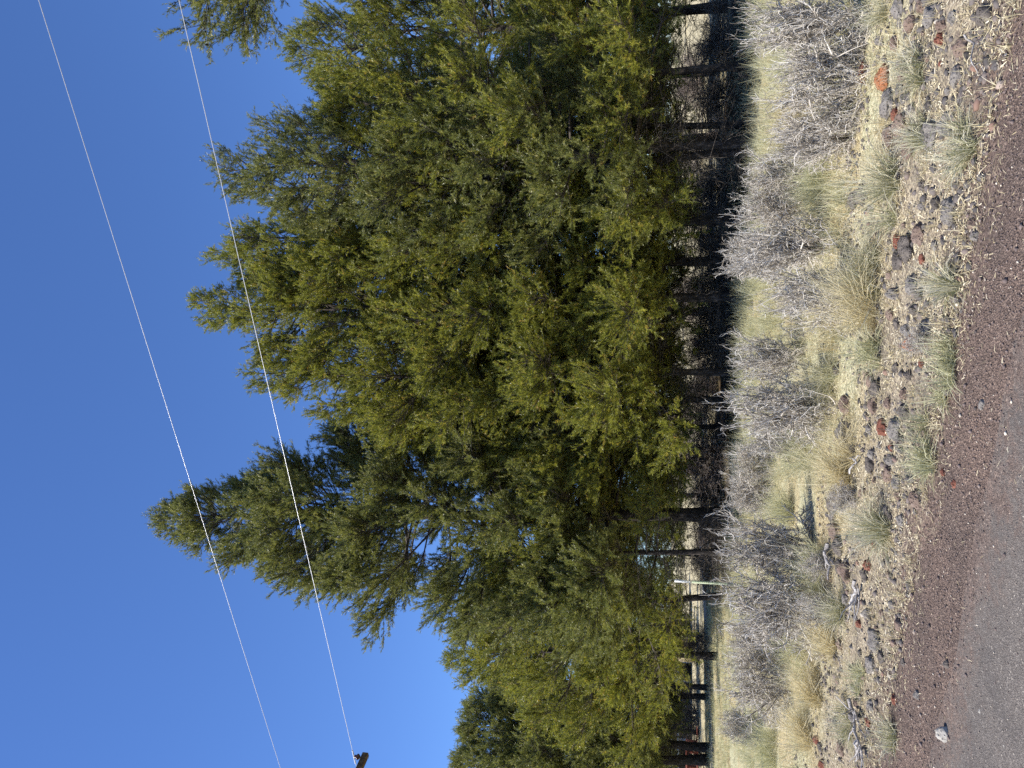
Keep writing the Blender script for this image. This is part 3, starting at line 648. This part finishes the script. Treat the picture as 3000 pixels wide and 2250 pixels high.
BARE = [(gp(a, b_), r_) for a, b_, r_ in ((1745, 1040, .55), (1760, 1090, .55), (1785, 1140, .5), (1800, 1205, .4), (1810, 1440, .45), (1815, 1540, .5), (1800, 1630, .55), (1775, 745, .35), (1860, 790, .4), (1745, 660, .3), (1880, 480, .35))]
def clump(q, g, sc, thr, bare=False):
    if bare:
        for c_, r_ in BARE: q = q[(q[:, 0] - c_[0]) ** 2 + (q[:, 1] - c_[1]) ** 2 > (r_ * g.uniform(.8, 1.2, len(q))) ** 2]
    v = np.array([mnoise.noise(Vector((a * sc, b_ * sc, 3.3))) for a, b_ in q[:, :2]]); return q[v + g.normal(0, .12, len(q)) > thr]
g = np.random.default_rng(32)
bag = Bag()
V, F, tn = blades(np.concatenate([clump(field(3900, 6.6, 14.2, 18, g), g, 1.1, -.05, True), clump(field(900, 13.8, 16.5, 20, g), g, .9, .05), (lambda q: q[q[:, 0] < -4.5 + g.normal(0, 1, len(q))])(field(4200, 13.5, 25, 34, g))]), 13, g, .045, .24, R(38), .7, .0026); bag.add(V, F, tn)
V, F, tn = blades(clump(field(900, 10.0, 14.6, 18, g), g, .7, .0, True), 34, g, .07, .46, R(34), 1.1, .0026, lean=(.15, 0)); bag.add(V, F, tn)
tag(bag.obj("grass", M['grass_pale']), "pale green dry grass filling the gaps between brush and tussocks", "grass", kind="stuff")
bag = Bag()
V, F, tn = blades(clump(field(3800, 5.9, 14.0, 18, g), g, 1.2, .05, True), 11, g, .05, .20, R(45), .9, .0026); bag.add(V, F, tn)
V, F, tn = blades(clump(field(2600, 15.0, 40, 48, g), g, .35, .05), 11, g, .09, .20, R(42), .8, .005); bag.add(V, F, tn * .8)
V, F, tn = blades(field(900, 4.15, 6.2, 12, g), 9, g, .03, .10, R(50), .6, .0022); bag.add(V, F, tn)
tag(bag.obj("dry_grass", M['grass_straw']), "short straw-coloured dry grass on the bank and under the pines", "grass", kind="stuff")
# loose straw lying on the soil
def bits(q, g, l0, l1, w0, tl=(.2, 1)):
    n = len(q); a = g.uniform(0, 2 * PI, n); L = g.uniform(l0, l1, n); up = g.normal(0, .22, n)
    d = np.stack([np.cos(a), np.sin(a), up], 1) * L[:, None] * .5; wv = np.stack([-np.sin(a), np.cos(a), g.normal(0, .5, n)], 1) * w0
    c_ = q + np.array((0, 0, 1)) * (.006 + np.abs(d[:, 2:3]) * .8); mid = c_ + np.stack([g.normal(0, .12, n), g.normal(0, .12, n), g.uniform(0, .15, n)], 1) * L[:, None]
    V = np.stack([c_ - d - wv, c_ - d + wv, mid + wv, mid - wv, c_ + d + wv * .6, c_ + d - wv * .6], 1).reshape(-1, 3); b0 = np.arange(n)[:, None] * 6
    F = np.concatenate([b0 + np.array((0, 1, 2, 3)), b0 + np.array((3, 2, 4, 5))]); return V, F, np.repeat(g.uniform(*tl, n), 6)
g = np.random.default_rng(33); bag = Bag()
V, F, tn = bits(clump(field(60000, 4.2, 7.6, 13, g), g, 2.2, -.22), g, .012, .042, .0019); bag.add(V, F, tn)
V, F, tn = bits(field(9000, 6.5, 13, 17, g), g, .02, .08, .0022); bag.add(V, F, tn)
V, F, tn = bits(np.concatenate([field(500, 3.2, 4.3, 9, g), field(2500, 3.95, 4.4, 9, g)]), g, .012, .05, .0013, (.1, .9)); bag.add(V, F, tn)
tag(bag.obj("straw_litter", M['straw_bits']), "broken straw strewn over the stony soil and cinder edge", "straw", kind="stuff")
bag = Bag(); V, F, tn = bits(field(9000, 12.8, 22, 26, g), g, .04, .16, .004); bag.add(V, F, tn)
tag(bag.obj("needle_litter", M['brown_litter']), "brown fallen needles and twigs in the shade under the pines", "needles", kind="stuff")

# ------------------------------------------------------------------ stones
OV = np.array([(1, 0, 0), (-1, 0, 0), (0, 1, 0), (0, -1, 0), (0, 0, 1), (0, 0, -1)], float)
OF = np.array([(0, 2, 4), (2, 1, 4), (1, 3, 4), (3, 0, 4), (2, 0, 5), (1, 2, 5), (3, 1, 5), (0, 3, 5)])
def scatter(BV, BF, q, size, g, jit, flat=.65, sink=.25):
    n, m_ = len(q), len(BV); a = g.uniform(0, 2 * PI, n); ca, sa = np.cos(a), np.sin(a)
    V = BV[None] * (1 + g.normal(0, jit, (n, m_, 1))) * np.stack([g.uniform(.7, 1.3, n), g.uniform(.6, 1.1, n), g.uniform(flat * .7, flat * 1.3, n)], 1)[:, None]
    X = V[..., 0] * ca[:, None] - V[..., 1] * sa[:, None]; Y = V[..., 0] * sa[:, None] + V[..., 1] * ca[:, None]
    V = np.stack([X, Y, V[..., 2]], -1) * size[:, None, None]; V += q[:, None]; V[..., 2] += (size * flat * (1 - 2 * sink) * .6)[:, None]
    return V.reshape(-1, 3), (BF[None] + (np.arange(n) * m_)[:, None, None]).reshape(-1, 3)
g = np.random.default_rng(34)
q = field(17000, 3.0, 4.9, 9.5, g); q[:, 2] = np.maximum(q[:, 2], .010)
keep = (nn(q[:, 0], q[:, 1]) > 3.0 + .55 * g.uniform(0, 1, len(q)) ** .6); q = q[keep]
sz = .003 + .006 * g.uniform(0, 1, len(q)) ** 2.5 + .012 * (g.uniform(0, 1, len(q)) > .988)
V, F = scatter(OV, OF, q, sz, g, .15); tn = np.clip(np.repeat(g.normal(.5, .2, len(q)) + .4 * (g.uniform(0, 1, len(q)) > .93), 6), 0, 1)
V2, F2 = scatter(OV, OF, field(2600, 1.2, 3.3, 7, g) + (0, 0, .016), .002 + .004 * g.uniform(0, 1, 2600) ** 3, g, .15)
V = np.concatenate([V, V2]); F = np.concatenate([F, F2 + len(tn)]); tn = np.concatenate([tn, np.repeat(g.uniform(.5, 1, 2600), 6)])
tag(mesh_obj("cinder_pebbles", V, [F], M['pebble'], None, tn), "fine reddish cinder pebbles on the road's shoulder", "gravel", kind="stuff")

import bmesh
def ico(sub):
    bm = bmesh.new(); bmesh.ops.create_icosphere(bm, subdivisions=sub, radius=1)
    V = np.array([v.co for v in bm.verts]); F = np.array([[v.index for v in f.verts] for f in bm.faces]); bm.free(); return V, F
I1, F1 = ico(1); I4, F4 = ico(4)
q = clump(field(9000, 4.2, 7.0, 13, g), g, 1.6, -.06); sz = .006 + .026 * g.uniform(0, 1, len(q)) ** 2.9
V, F = scatter(I1, F1, q, sz, g, .16, .75, .3); tn = np.clip(np.repeat(g.normal(.45, .22, len(q)), len(I1)), 0, 1)
tag(mesh_obj("lava_gravel", V, [F], M['lava_bit'], None, tn, smooth_=False), "small broken lava stones bedded in straw along the rocky strip", "gravel", kind="stuff")
RMAT = dict(g='rock_grey', d='rock_dark', b='rock_brown', r='rock_red', o='rock_orange', p='rock_pale')
def make_rock(xd, yd, wpx, hpx, kind, label, group, seed, rough=.34):
    p0 = gp(xd, yd); W = wpx * 1.356 / FPX * p0[1] / 2; Hh = hpx * 1.356 / FPX * p0[1]
    g = np.random.default_rng(seed); off = Vector(g.uniform(-50, 50, 3))
    D = np.array([mnoise.fractal(Vector(v) * 1.25 + off, 1.0, 2.1, 4) + .55 * abs(mnoise.noise(Vector(v) * 2.6 + off)) + .22 * mnoise.noise(Vector(v) * 7 + off) for v in I4])
    D = D - D.mean(); v = I4 * (1 + rough * D[:, None])
    v = v * np.array((W, W * g.uniform(.7, 1.05), max(Hh * .62, W * .42))); a = g.uniform(-.5, .5); ca, sa = math.cos(a), math.sin(a)
    v = np.stack([v[:, 0] * ca - v[:, 1] * sa, v[:, 0] * sa + v[:, 1] * ca, v[:, 2]], 1)
    o = mesh_obj("lava_rock" if kind != 'p' else "pale_rock", v, [F4], M[RMAT[kind]], None, None, True)
    o.location = (p0[0], p0[1] + W * .35, gzf(p0[0], p0[1]) + v[:, 2].max() * .14)
    tag(o, label, "rock", group)
ROCKS = [ # src px of the stone's middle, width px, height px, kind, label
 (2574, 203, 56, 26, 'r', "flat brick-red stone tucked under the dark-hearted brush"),
 (2628, 217, 76, 38, 'o', "large flat rust-orange stone, brightest coloured of all, near the photo's top edge"),
 (2674, 217, 44, 30, 'b', "brown pitted stone just below the rust-orange stone"),
 (2654, 122, 46, 26, 'b', "dull brown stone on straw, beside the rust-orange stone toward the top edge"),
 (2616, 111, 32, 24, 'g', "small grey-brown stone at the foot of the sprawling brush"),
 (2668, 14, 60, 32, 'g', "grey stone cut by the photo's top edge next to little green tuft"),
 (2762, 36, 62, 40, 'g', "blocky grey stone by the top edge, straw on two sides"),
 (2704, 60, 50, 36, 'b', "brown stone between two grey stones near the top edge"),
 (2904, 36, 66, 44, 'd', "near-black lumpy stone alone on the cinder near the top edge"),
 (2840, 131, 56, 36, 'b', "reddish-brown stone on the cinder edge past the green tuft"),
 (2822, 217, 62, 30, 'g', "smooth slate-grey stone on the cinder edge"),
 (2676, 362, 66, 40, 'b', "round brown boulder with black undercut, above its ragged twin"),
 (2702, 411, 86, 48, 'b', "ragged brown boulder with two black hollows, beside the round one"),
 (2638, 388, 62, 34, 'b', "flat red-brown stone touching the pair of undercut boulders"),
 (2635, 298, 90, 26, 'g', "long low grey stone lying between dark-hearted brush and round brown boulder"),
 (2650, 332, 34, 22, 'r', "orange-tipped lump at the end of the long low grey stone"),
 (2750, 390, 80, 40, 'g', "broad grey stone between ragged boulder and long low green tuft"),
 (2786, 372, 50, 36, 'g', "purple-grey stone against the long low green tuft"),
 (2528, 584, 52, 28, 'd', "dark stone, left half of a touching pair under the tallest pale brush"),
 (2556, 570, 56, 34, 'd', "dark stone, larger half of the touching pair under the tallest pale brush"),
 (2802, 615, 76, 46, 'g', "big smooth purple-grey stone at the cinder edge"),
 (2762, 592, 40, 30, 'd', "sharp dark stone behind the big smooth purple-grey stone"),
 (2648, 705, 46, 28, 'r', "pinkish-red stone at the dark-hearted tussock's back"),
 (2682, 722, 84, 40, 'd', "wide black-brown stone next to the pinkish-red stone"),
 (2712, 683, 66, 36, 'b', "brown weathered stone between pinkish-red stone and cinder edge"),
 (2858, 655, 30, 24, 'b', "small brown stone out on the cinder near the smooth purple-grey one"),
 (2864, 690, 28, 22, 'g', "small grey stone out on the cinder, paired with a brown one"),
 (2650, 759, 62, 36, 'd', "dark lumpy stone behind the splayed tussock"),
 (2640, 858, 36, 44, 'g', "upright grey stone near the drooping tussock"),
 (2690, 831, 60, 36, 'g', "grey stone cluster piece between splayed tussock and upright grey stone"),
 (2694, 1004, 52, 50, 'o', "orange-brown boulder with black pocked underside, largest in its bed of grey stones"),
 (2672, 968, 34, 28, 'g', "round grey cobble beside the orange-brown boulder"),
 (2730, 960, 54, 34, 'g', "blue-grey cobble bed piece in front of the orange-brown boulder"),
 (2462, 1084, 34, 22, 'd', "dark three-cornered stone on the straw bank behind sparse whitish brush"),
 (2562, 1112, 46, 28, 'b', "reddish slab leaning by the jet-black boulder"),
 (2592, 1139, 46, 42, 'd', "jet-black glossy-looking boulder on bright straw"),
 (2486, 1186, 66, 32, 'b', "flat brown slab half sunk in the straw bank"),
 (2582, 1188, 56, 30, 'b', "purple-brown slab between jet-black boulder and dark red stone"),
 (2485, 1268, 62, 46, 'g', "big grey stone with a reddish cap at the straw bank's end"),
 (2612, 1252, 52, 32, 'r', "dark red crumbly stone beside frosty grass"),
 (2648, 1258, 62, 36, 'g', "grey-brown stone touching the dark red crumbly stone"),
 (2670, 1206, 46, 30, 'd', "dark purple stone against the frosty grass"),
 (2564, 1362, 60, 30, 'd', "long dark stone below the combed straw tussock"),
 (2570, 1332, 34, 26, 'g', "grey cobble at the end of the long dark stone"),
 (2620, 1392, 56, 30, 'b', "flat brown stone under the broad green tuft"),
 (2644, 1416, 44, 28, 'g', "pale grey cobble next to the flat brown stone"),
 (2455, 1472, 68, 32, 'd', "dark brown stone capped by flowing straw at the bank's foot"),
 (2702, 1468, 60, 34, 'b', "brown crumbly stone at the cinder edge, opposite the broad green tuft"),
 (2886, 1184, 32, 20, 'g', "lone grey stone out on the bare cinder"),
 (2768, 1385, 22, 16, 'r', "small bright red stone on the bare cinder"),
 (2802, 1418, 28, 16, 'r', "pinkish chip on the cinder next to the small bright red stone"),
 (2454, 1518, 34, 26, 'd', "knobby dark stone at the top of the bleached stick's row"),
 (2464, 1562, 66, 32, 'b', "long brown stone in the row under the straw bank"),
 (2472, 1606, 56, 34, 'd', "dark fissured stone carrying the bleached stick"),
 (2472, 1660, 46, 26, 'd', "dark stone at the bleached stick's far end"),
 (2432, 1708, 44, 26, 'd', "black stone under the wiry bush at the row's end"),
 (2447, 1692, 34, 20, 'b', "brown stone next to the black stone at the row's end"),
 (2563, 1658, 34, 26, 'r', "small pink-red stone among grey gravel below the bleached stick"),
 (2504, 1682, 66, 40, 'b', "wide red-brown stone flush with the soil near the pink-red one"),
 (2554, 1684, 40, 26, 'd', "dark stone squeezed between pink-red stone and antler-shaped branch"),
 (2495, 1757, 42, 26, 'g', "grey stone behind the antler-shaped branch"),
 (2644, 1834, 38, 24, 'b', "brown stone with sharp black shadow on the cinder's edge"),
 (2581, 1884, 80, 36, 'g', "broad purple-grey flat stone level with the dark gravel"),
 (2477, 1889, 34, 22, 'b', "brown cobble in front of the bright yellow tussock"),
 (2513, 1961, 28, 20, 'd', "dark cobble below the leaning straw tussock"),
 (2567, 1952, 52, 28, 'g', "grey stone beyond the broad purple-grey flat stone"),
 (2653, 1943, 24, 18, 'd', "small black stone at the cinder's edge"),
 (2782, 1947, 24, 22, 'd', "small black stone alone on the red cinder"),
 (2695, 2038, 26, 24, 'g', "egg-shaped dark grey stone on the red cinder"),
 (2626, 2051, 28, 18, 'r', "dusty red flat chip by the bleached roots"),
 (2779, 2155, 48, 44, 'p', "pale angular rock sitting on the asphalt's edge, biggest stone on the road"),
 (2879, 2086, 20, 14, 'p', "pale cracked pebble pressed in the asphalt"),
 (2953, 2193, 22, 14, 'p', "yellowish pebble on the asphalt near the photo's corner"),
 (2391, 2169, 30, 20, 'r', "dark red cobble on the straw near the bottom edge"),
 (2413, 2241, 30, 24, 'r', "bright red cobble cut by the photo's bottom edge"),
 (2409, 2192, 30, 20, 'd', "dark cobble between the two red cobbles at the bottom edge"),
 (2481, 2196, 46, 26, 'b', "brown stone by the bleached roots near the bottom edge"),
 (2461, 2115, 26, 22, 'd', "knobby dark cobble on the straw slope above the bleached roots"),
 (2459, 1929, 26, 18, 'd', "dark cobble under the leaning straw tussock's tips"),
]
for k, (xs_, ys_, wp_, hp_, kd, lab) in enumerate(ROCKS):
    make_rock(xs_ / 1.35624, ys_ / 1.35624, wp_ / 1.356 * .92, hp_ / 1.356 * .85, kd, lab, "lava stones of the rocky strip", 500 + k)
g = np.random.default_rng(35); taken = [(a / 1.356, b_ / 1.356) for a, b_, *_ in ROCKS]; cnt = 0
while cnt < 90:
    yd = g.uniform(5, 1650); f = yd / 1659; lo = 1890 - 80 * f; hi = 2125 - 235 * f
    xd = lo + (hi - lo) * g.beta(2.0, 1.7)
    if any((xd - a) ** 2 + (yd - b_) ** 2 < 24 ** 2 for a, b_ in taken): continue
    taken.append((xd, yd)); cnt += 1; w_ = g.uniform(11, 26)
    make_rock(xd, yd, w_, w_ * g.uniform(.5, .75), g.choice(list('gggddbbr'), p=None), "fist-sized lava stone bedded in straw between brush and red cinder shoulder", "fist-sized lava stones of the rocky strip", 900 + cnt)

# ------------------------------------------------------------------ bleached wood on the ground
def dead_branch(label, pts, r, seed, forks=5, flen=.3):
    g = np.random.default_rng(seed); W = np.array([gp(*p_) for p_ in pts]); t = np.linspace(0, 1, len(W)); tt = np.linspace(0, 1, 10)
    P = np.stack([np.interp(tt, t, W[:, k]) for k in range(3)], 1) + g.normal(0, .012, (10, 3)); P[:, 2] = gz(P[:, 0], P[:, 1]) + r + .02 + .04 * np.abs(np.sin(tt * 5 + seed))
    c0 = P[0].copy(); c0[2] = gzf(c0[0], c0[1]); bag = Bag(); bag.tube(P - c0, r * (1 - .7 * tt), 7)
    for k in range(forks):
        i_ = g.integers(1, 8); d = norm(norm(P[i_ + 1] - P[i_]) + np.array((g.normal(0, .8), g.normal(0, .8), abs(g.normal(.1, .25))))); L = flen * g.uniform(.4, 1.1)
        Q_ = P[i_] + d * (np.linspace(0, 1, 6) * L)[:, None] + np.cumsum(g.normal(0, .012, (6, 3)), 0); Q_[:, 2] = np.maximum(Q_[:, 2], gz(Q_[:, 0], Q_[:, 1]) + .01)
        bag.tube(Q_ - c0, r * .5 * np.linspace(1, .25, 6), 5)
    tag(bag.obj("fallen_branch", M['bleached'], None, True, loc=c0), label, "branch", "bleached wood on the ground")
S_ = 1 / 1.35624
dead_branch("white antler-shaped bleached branch lying on dark gravel", [(2545 * S_, 1705 * S_), (2538 * S_, 1740 * S_), (2528 * S_, 1790 * S_)], .016, 1, 6, .3)
dead_branch("long tangle of bleached roots near the cinder's edge", [(2520 * S_, 2050 * S_), (2530 * S_, 2110 * S_), (2545 * S_, 2170 * S_), (2550 * S_, 2245 * S_)], .018, 2, 12, .35)
dead_branch("thick bleached stick resting along the row of dark stones", [(2447 * S_, 1600 * S_), (2456 * S_, 1645 * S_), (2462 * S_, 1700 * S_)], .026, 3, 2, .15)
dead_branch("small forked bleached stick below the combed straw tussock", [(2515 * S_, 1385 * S_), (2526 * S_, 1355 * S_), (2545 * S_, 1335 * S_)], .010, 4, 4, .2)
dead_branch("long thin curved stick on the cinder near the top edge", [(2868 * S_, 95 * S_), (2895 * S_, 160 * S_), (2888 * S_, 225 * S_)], .006, 5, 1, .15)
dead_branch("white sticks fallen across the wide grey brush", [(2490 * S_, 725 * S_), (2470 * S_, 690 * S_), (2450 * S_, 640 * S_)], .014, 6, 6, .35)

# ------------------------------------------------------------------ steel post
b0 = gp(1618, 1264); Y = b0[1]; tz = at(1457, 1255, Y)[2]
root = tag(empty("fence_post", (b0[0], Y, 0), .5), "thin pale green steel fence post with a white tip, standing alone before the pines", "post")
bag = Bag(); hg = tz - .36
bag.box((0, 0, hg / 2), (.055, .008, hg)); bag.box((0, .022, hg / 2), (.008, .036, hg))
for k in range(24): bag.box((0, -.010, .12 + k * (hg - .2) / 23), (.018, .012, .022))
bag.obj("shaft", M['post_green'], root)
bag = Bag(); bag.box((0, 0, hg + .18), (.055, .008, .36)); bag.box((0, .022, hg + .18), (.008, .036, .36))
for k in range(6): bag.box((0, -.010, hg + .05 + k * .055), (.018, .012, .022))
bag.obj("painted_tip", M['post_white'], root)

# ------------------------------------------------------------------ power line
ZW = 7.66
def wp(xd, yd, z=ZW):
    d = ray(xd, yd); t = (z - CAM_H) / d[2]; return np.array((d[0] * t, d[1] * t, z))
ins = at(765.5, 1634, 13.0); ZW = ins[2]
aw = wp(388, 0, ZW); dirw = norm(ins - aw)
w1a, w1b = wp(85, 0, ZW), wp(607, 1659, ZW); dir1 = norm(w1b - w1a)
pv = np.array((dirw[1], -dirw[0], 0)); pv = pv if pv[1] < 0 else -pv
tt = np.dot(ins - w1a, dirw); near_end = w1a + dir1 * np.dot(ins - w1a, dir1); pv = norm((near_end - ins) * (1, 1, 0)); sep = np.linalg.norm((near_end - ins)[:2])
arm_c = (ins + near_end) / 2; arm_c[2] = ZW - .21
pole = tag(empty("utility_pole", (arm_c[0] + dirw[0] * .2, arm_c[1] + dirw[1] * .2, 0)), "weathered wooden utility pole crossarm tip with dark brown insulator poking in at the bottom edge", "utility pole")
org = np.array(pole.location)
bag = Bag(); zz = np.linspace(-.3, 8.0, 9); bag.tube(np.stack([zz * 0, zz * 0, zz], 1), .16 - .006 * zz, 14); bag.obj("shaft", M['pole_wood'], pole, True)
rzv = math.atan2(pv[1], pv[0])
bag = Bag(); bag.box(arm_c - org, (sep + .17, .10, .125), rzv); arm = bag.obj("crossarm", M['pole_wood'], pole)
bv = arm.modifiers.new("edge", 'BEVEL'); bv.width = .012; bv.segments = 2
for e_ in (ins, near_end):
    q_ = e_ - org; bag = Bag()
    zz = np.array((-.155, -.11, -.105, -.075, -.06, -.055, -.03, -.028, -.004, .0)); rr = np.array((.010, .010, .030, .055, .060, .050, .036, .028, .036, .004))
    bag.tube(np.stack([zz * 0, zz * 0, zz], 1) + q_ - (0, 0, .01), rr, 14); io = bag.obj("insulator", M['insulator'], pole, True)
    bag = Bag(); bag.tube(np.array(((0, 0, -.30), (0, 0, -.12))) + q_, (.009, .009), 8); bag.obj("pin", M['steel'], io)
def wire(label, a, b_, r, kink=None):
    bag = Bag(); n = 60; s_ = np.linspace(0, 1, n)[:, None]; P = a + (b_ - a) * s_; P[:, 2] -= 0.0
    if kink is not None:
        c2 = kink; P2 = b_ + (c2 - b_) * s_[1:]; P = np.concatenate([P, P2])
    bag.tube(P, r, 6); o = bag.obj("power_cable", M['wire'], None, True); tag(o, label, "cable", "overhead cables"); return o
far2 = ins + dirw * 45 + np.array((-1.5, 0, -1.6)); far1 = near_end + dir1 * 45 + np.array((-1.5, 0, -1.6))
wire("white overhead cable ending on the brown insulator, passing before the pine tops", aw - dirw * 30, ins + np.array((0, 0, .012)), .0049, far2)
wire("thin white overhead cable crossing open blue sky, farther from the trees", w1a - dir1 * 30, near_end + np.array((0, 0, .012)), .0035, far1)
bag = Bag()
for k in range(9): bag.tube(ins + dirw[None] * np.array((-.16 + .04 * k, -.13 + .04 * k))[:, None] + (0, 0, .012), (.014, .014), 8)
bag.obj("tie_wire", M['wire'], pole, True, loc=-org)

# ------------------------------------------------------------------ things far behind the trees
Y = 58.0; x1 = at(1490, 1372, Y)[0]; x0 = at(1490, 1720, Y)[0]
house = tag(empty("house", ((x0 + x1) / 2, Y, 0)), "dark low house with raised deck on pale posts, far behind the track-side pines", "house"); Wd = x1 - x0
bag = Bag(); bag.box((0, 3.2, 1.6), (Wd, 4, 3.2)); bag.obj("wall", M['house_wall'], house)
bag = Bag(); bag.box((0, 1.2, 3.36), (Wd + 1, 9, .3)); bag.box((0, 3.2, 3.9), (Wd + .6, 4.5, .8)); bag.obj("roof", M['house_roof'], house)
bag = Bag(); bag.box((0, .1, 1.02), (Wd, 2.1, .14)); bag.obj("deck", M['house_pale'], house)
for k in range(9):
    bag = Bag(); bag.box((-Wd / 2 + .3 + k * (Wd - .6) / 8, -.85, .475), (.13, .13, .95)); bag.obj("deck_post", M['house_pale'], house)
for k in range(5):
    bag = Bag(); bag.box((-Wd / 2 + .3 + k * (Wd - .6) / 4, -.85, 2.15), (.12, .12, 2.12)); bag.obj("porch_post", M['house_pale'], house)
bag = Bag(); bag.box((0, -.85, 1.95), (Wd, .06, .07)); bag.box((0, -.85, 1.55), (Wd, .05, .05)); bag.obj("railing", M['house_pale'], house)
for k, fx in enumerate((-.3, -.05, .28)):
    bag = Bag(); bag.box((Wd * fx, 1.19, 2.0), (1.4, .06, 1.1)); wn = bag.obj("window", M['house_pale'], house)
    bag = Bag(); bag.box((Wd * fx, 1.15, 2.0), (1.16, .03, .88)); bag.obj("pane", M['house_glass'], wn)
q = at(1470, 1400, 50.0)
shed = tag(empty("shed", (q[0], 50, 0), .2), "small tan shed catching sun behind the wide drooping pine", "shed")
bag = Bag(); bag.box((0, 0, 1.05), (1.5, 1.5, 2.1)); bag.obj("wall", M['tan_wall'], shed)
bag = Bag(); bag.box((0, 0, 2.2), (1.9, 1.9, .16)); bag.obj("roof", M['house_roof'], shed)
bag = Bag(); bag.box((.2, -.77, .9), (.6, .05, 1.7)); bag.obj("door", M['house_wall'], shed)
q = gp(1519, 1640); rt = tag(empty("utility_trailer", (q[0], q[1], 0), .25), "rusty red slat-sided cart standing between far trunks near the bottom edge", "trailer")
bag = Bag(); bag.box((0, 0, .30), (1.5, .9, .08))
for k in range(9):
    for sy in (-.44, .44): bag.box((-.7 + k * .175, sy, .58), (.10, .03, .48))
for sx in (-.75, .75):
    for z in (.48, .62, .76): bag.box((sx, 0, z), (.03, .9, .09))
for sy in (-.47, .47): bag.box((0, sy, .82), (1.5, .03, .06))
bag.obj("body", M['rust'], rt)
for sy in (-.52, .52):
    a = np.linspace(0, 2 * PI, 17); bag = Bag(); bag.tube(np.stack([.19 * np.cos(a), a * 0, .22 + .19 * np.sin(a)], 1) + (0, sy, 0), .055, 8); wl = bag.obj("wheel", M['insulator'], rt, True)
    bag = Bag(); bag.tube(np.array(((0, -.03, .22), (0, .03, .22))) + (0, sy, 0), (.13, .13), 12); bag.obj("rim", M['steel'], wl)
bag = Bag(); bag.tube(((.75, 0, .3), (1.5, 0, .28)), .03, 6); bag.obj("drawbar", M['rust'], rt)
q = at(1478, 1014, 48.0); d_ = tag(empty("tarp_bundle", (q[0], 48, 0), .1), "low bright blue tarpaulin bundle on pale grass beyond the black trunks", "tarpaulin")
bm = bmesh.new(); bmesh.ops.create_cube(bm, size=1); bmesh.ops.subdivide_edges(bm, edges=bm.edges[:], cuts=6, use_grid_fill=True)
for v in bm.verts:
    k_ = .85 + .25 * mnoise.noise(v.co * 3.2); v.co = Vector((v.co.x * .92 * k_, v.co.y * .6 * k_, max(0, (v.co.z + .5)) * .30 * k_ * (1 - .5 * v.co.x ** 2)))
me = bpy.data.meshes.new("tarp"); bm.to_mesh(me); bm.free(); me.materials.append(M['blue']); o = bpy.data.objects.new("tarp", me); C.objects.link(o); o.parent = d_; o.location = (0, 0, .55)
bag = Bag(); bag.box((0, 0, .275), (.8, .45, .55)); bag.obj("crate", M['house_wall'], d_)

# the wood that closes the view
bag = Bag(); g = np.random.default_rng(88); base = []
for sd_ in (201, 202, 203):
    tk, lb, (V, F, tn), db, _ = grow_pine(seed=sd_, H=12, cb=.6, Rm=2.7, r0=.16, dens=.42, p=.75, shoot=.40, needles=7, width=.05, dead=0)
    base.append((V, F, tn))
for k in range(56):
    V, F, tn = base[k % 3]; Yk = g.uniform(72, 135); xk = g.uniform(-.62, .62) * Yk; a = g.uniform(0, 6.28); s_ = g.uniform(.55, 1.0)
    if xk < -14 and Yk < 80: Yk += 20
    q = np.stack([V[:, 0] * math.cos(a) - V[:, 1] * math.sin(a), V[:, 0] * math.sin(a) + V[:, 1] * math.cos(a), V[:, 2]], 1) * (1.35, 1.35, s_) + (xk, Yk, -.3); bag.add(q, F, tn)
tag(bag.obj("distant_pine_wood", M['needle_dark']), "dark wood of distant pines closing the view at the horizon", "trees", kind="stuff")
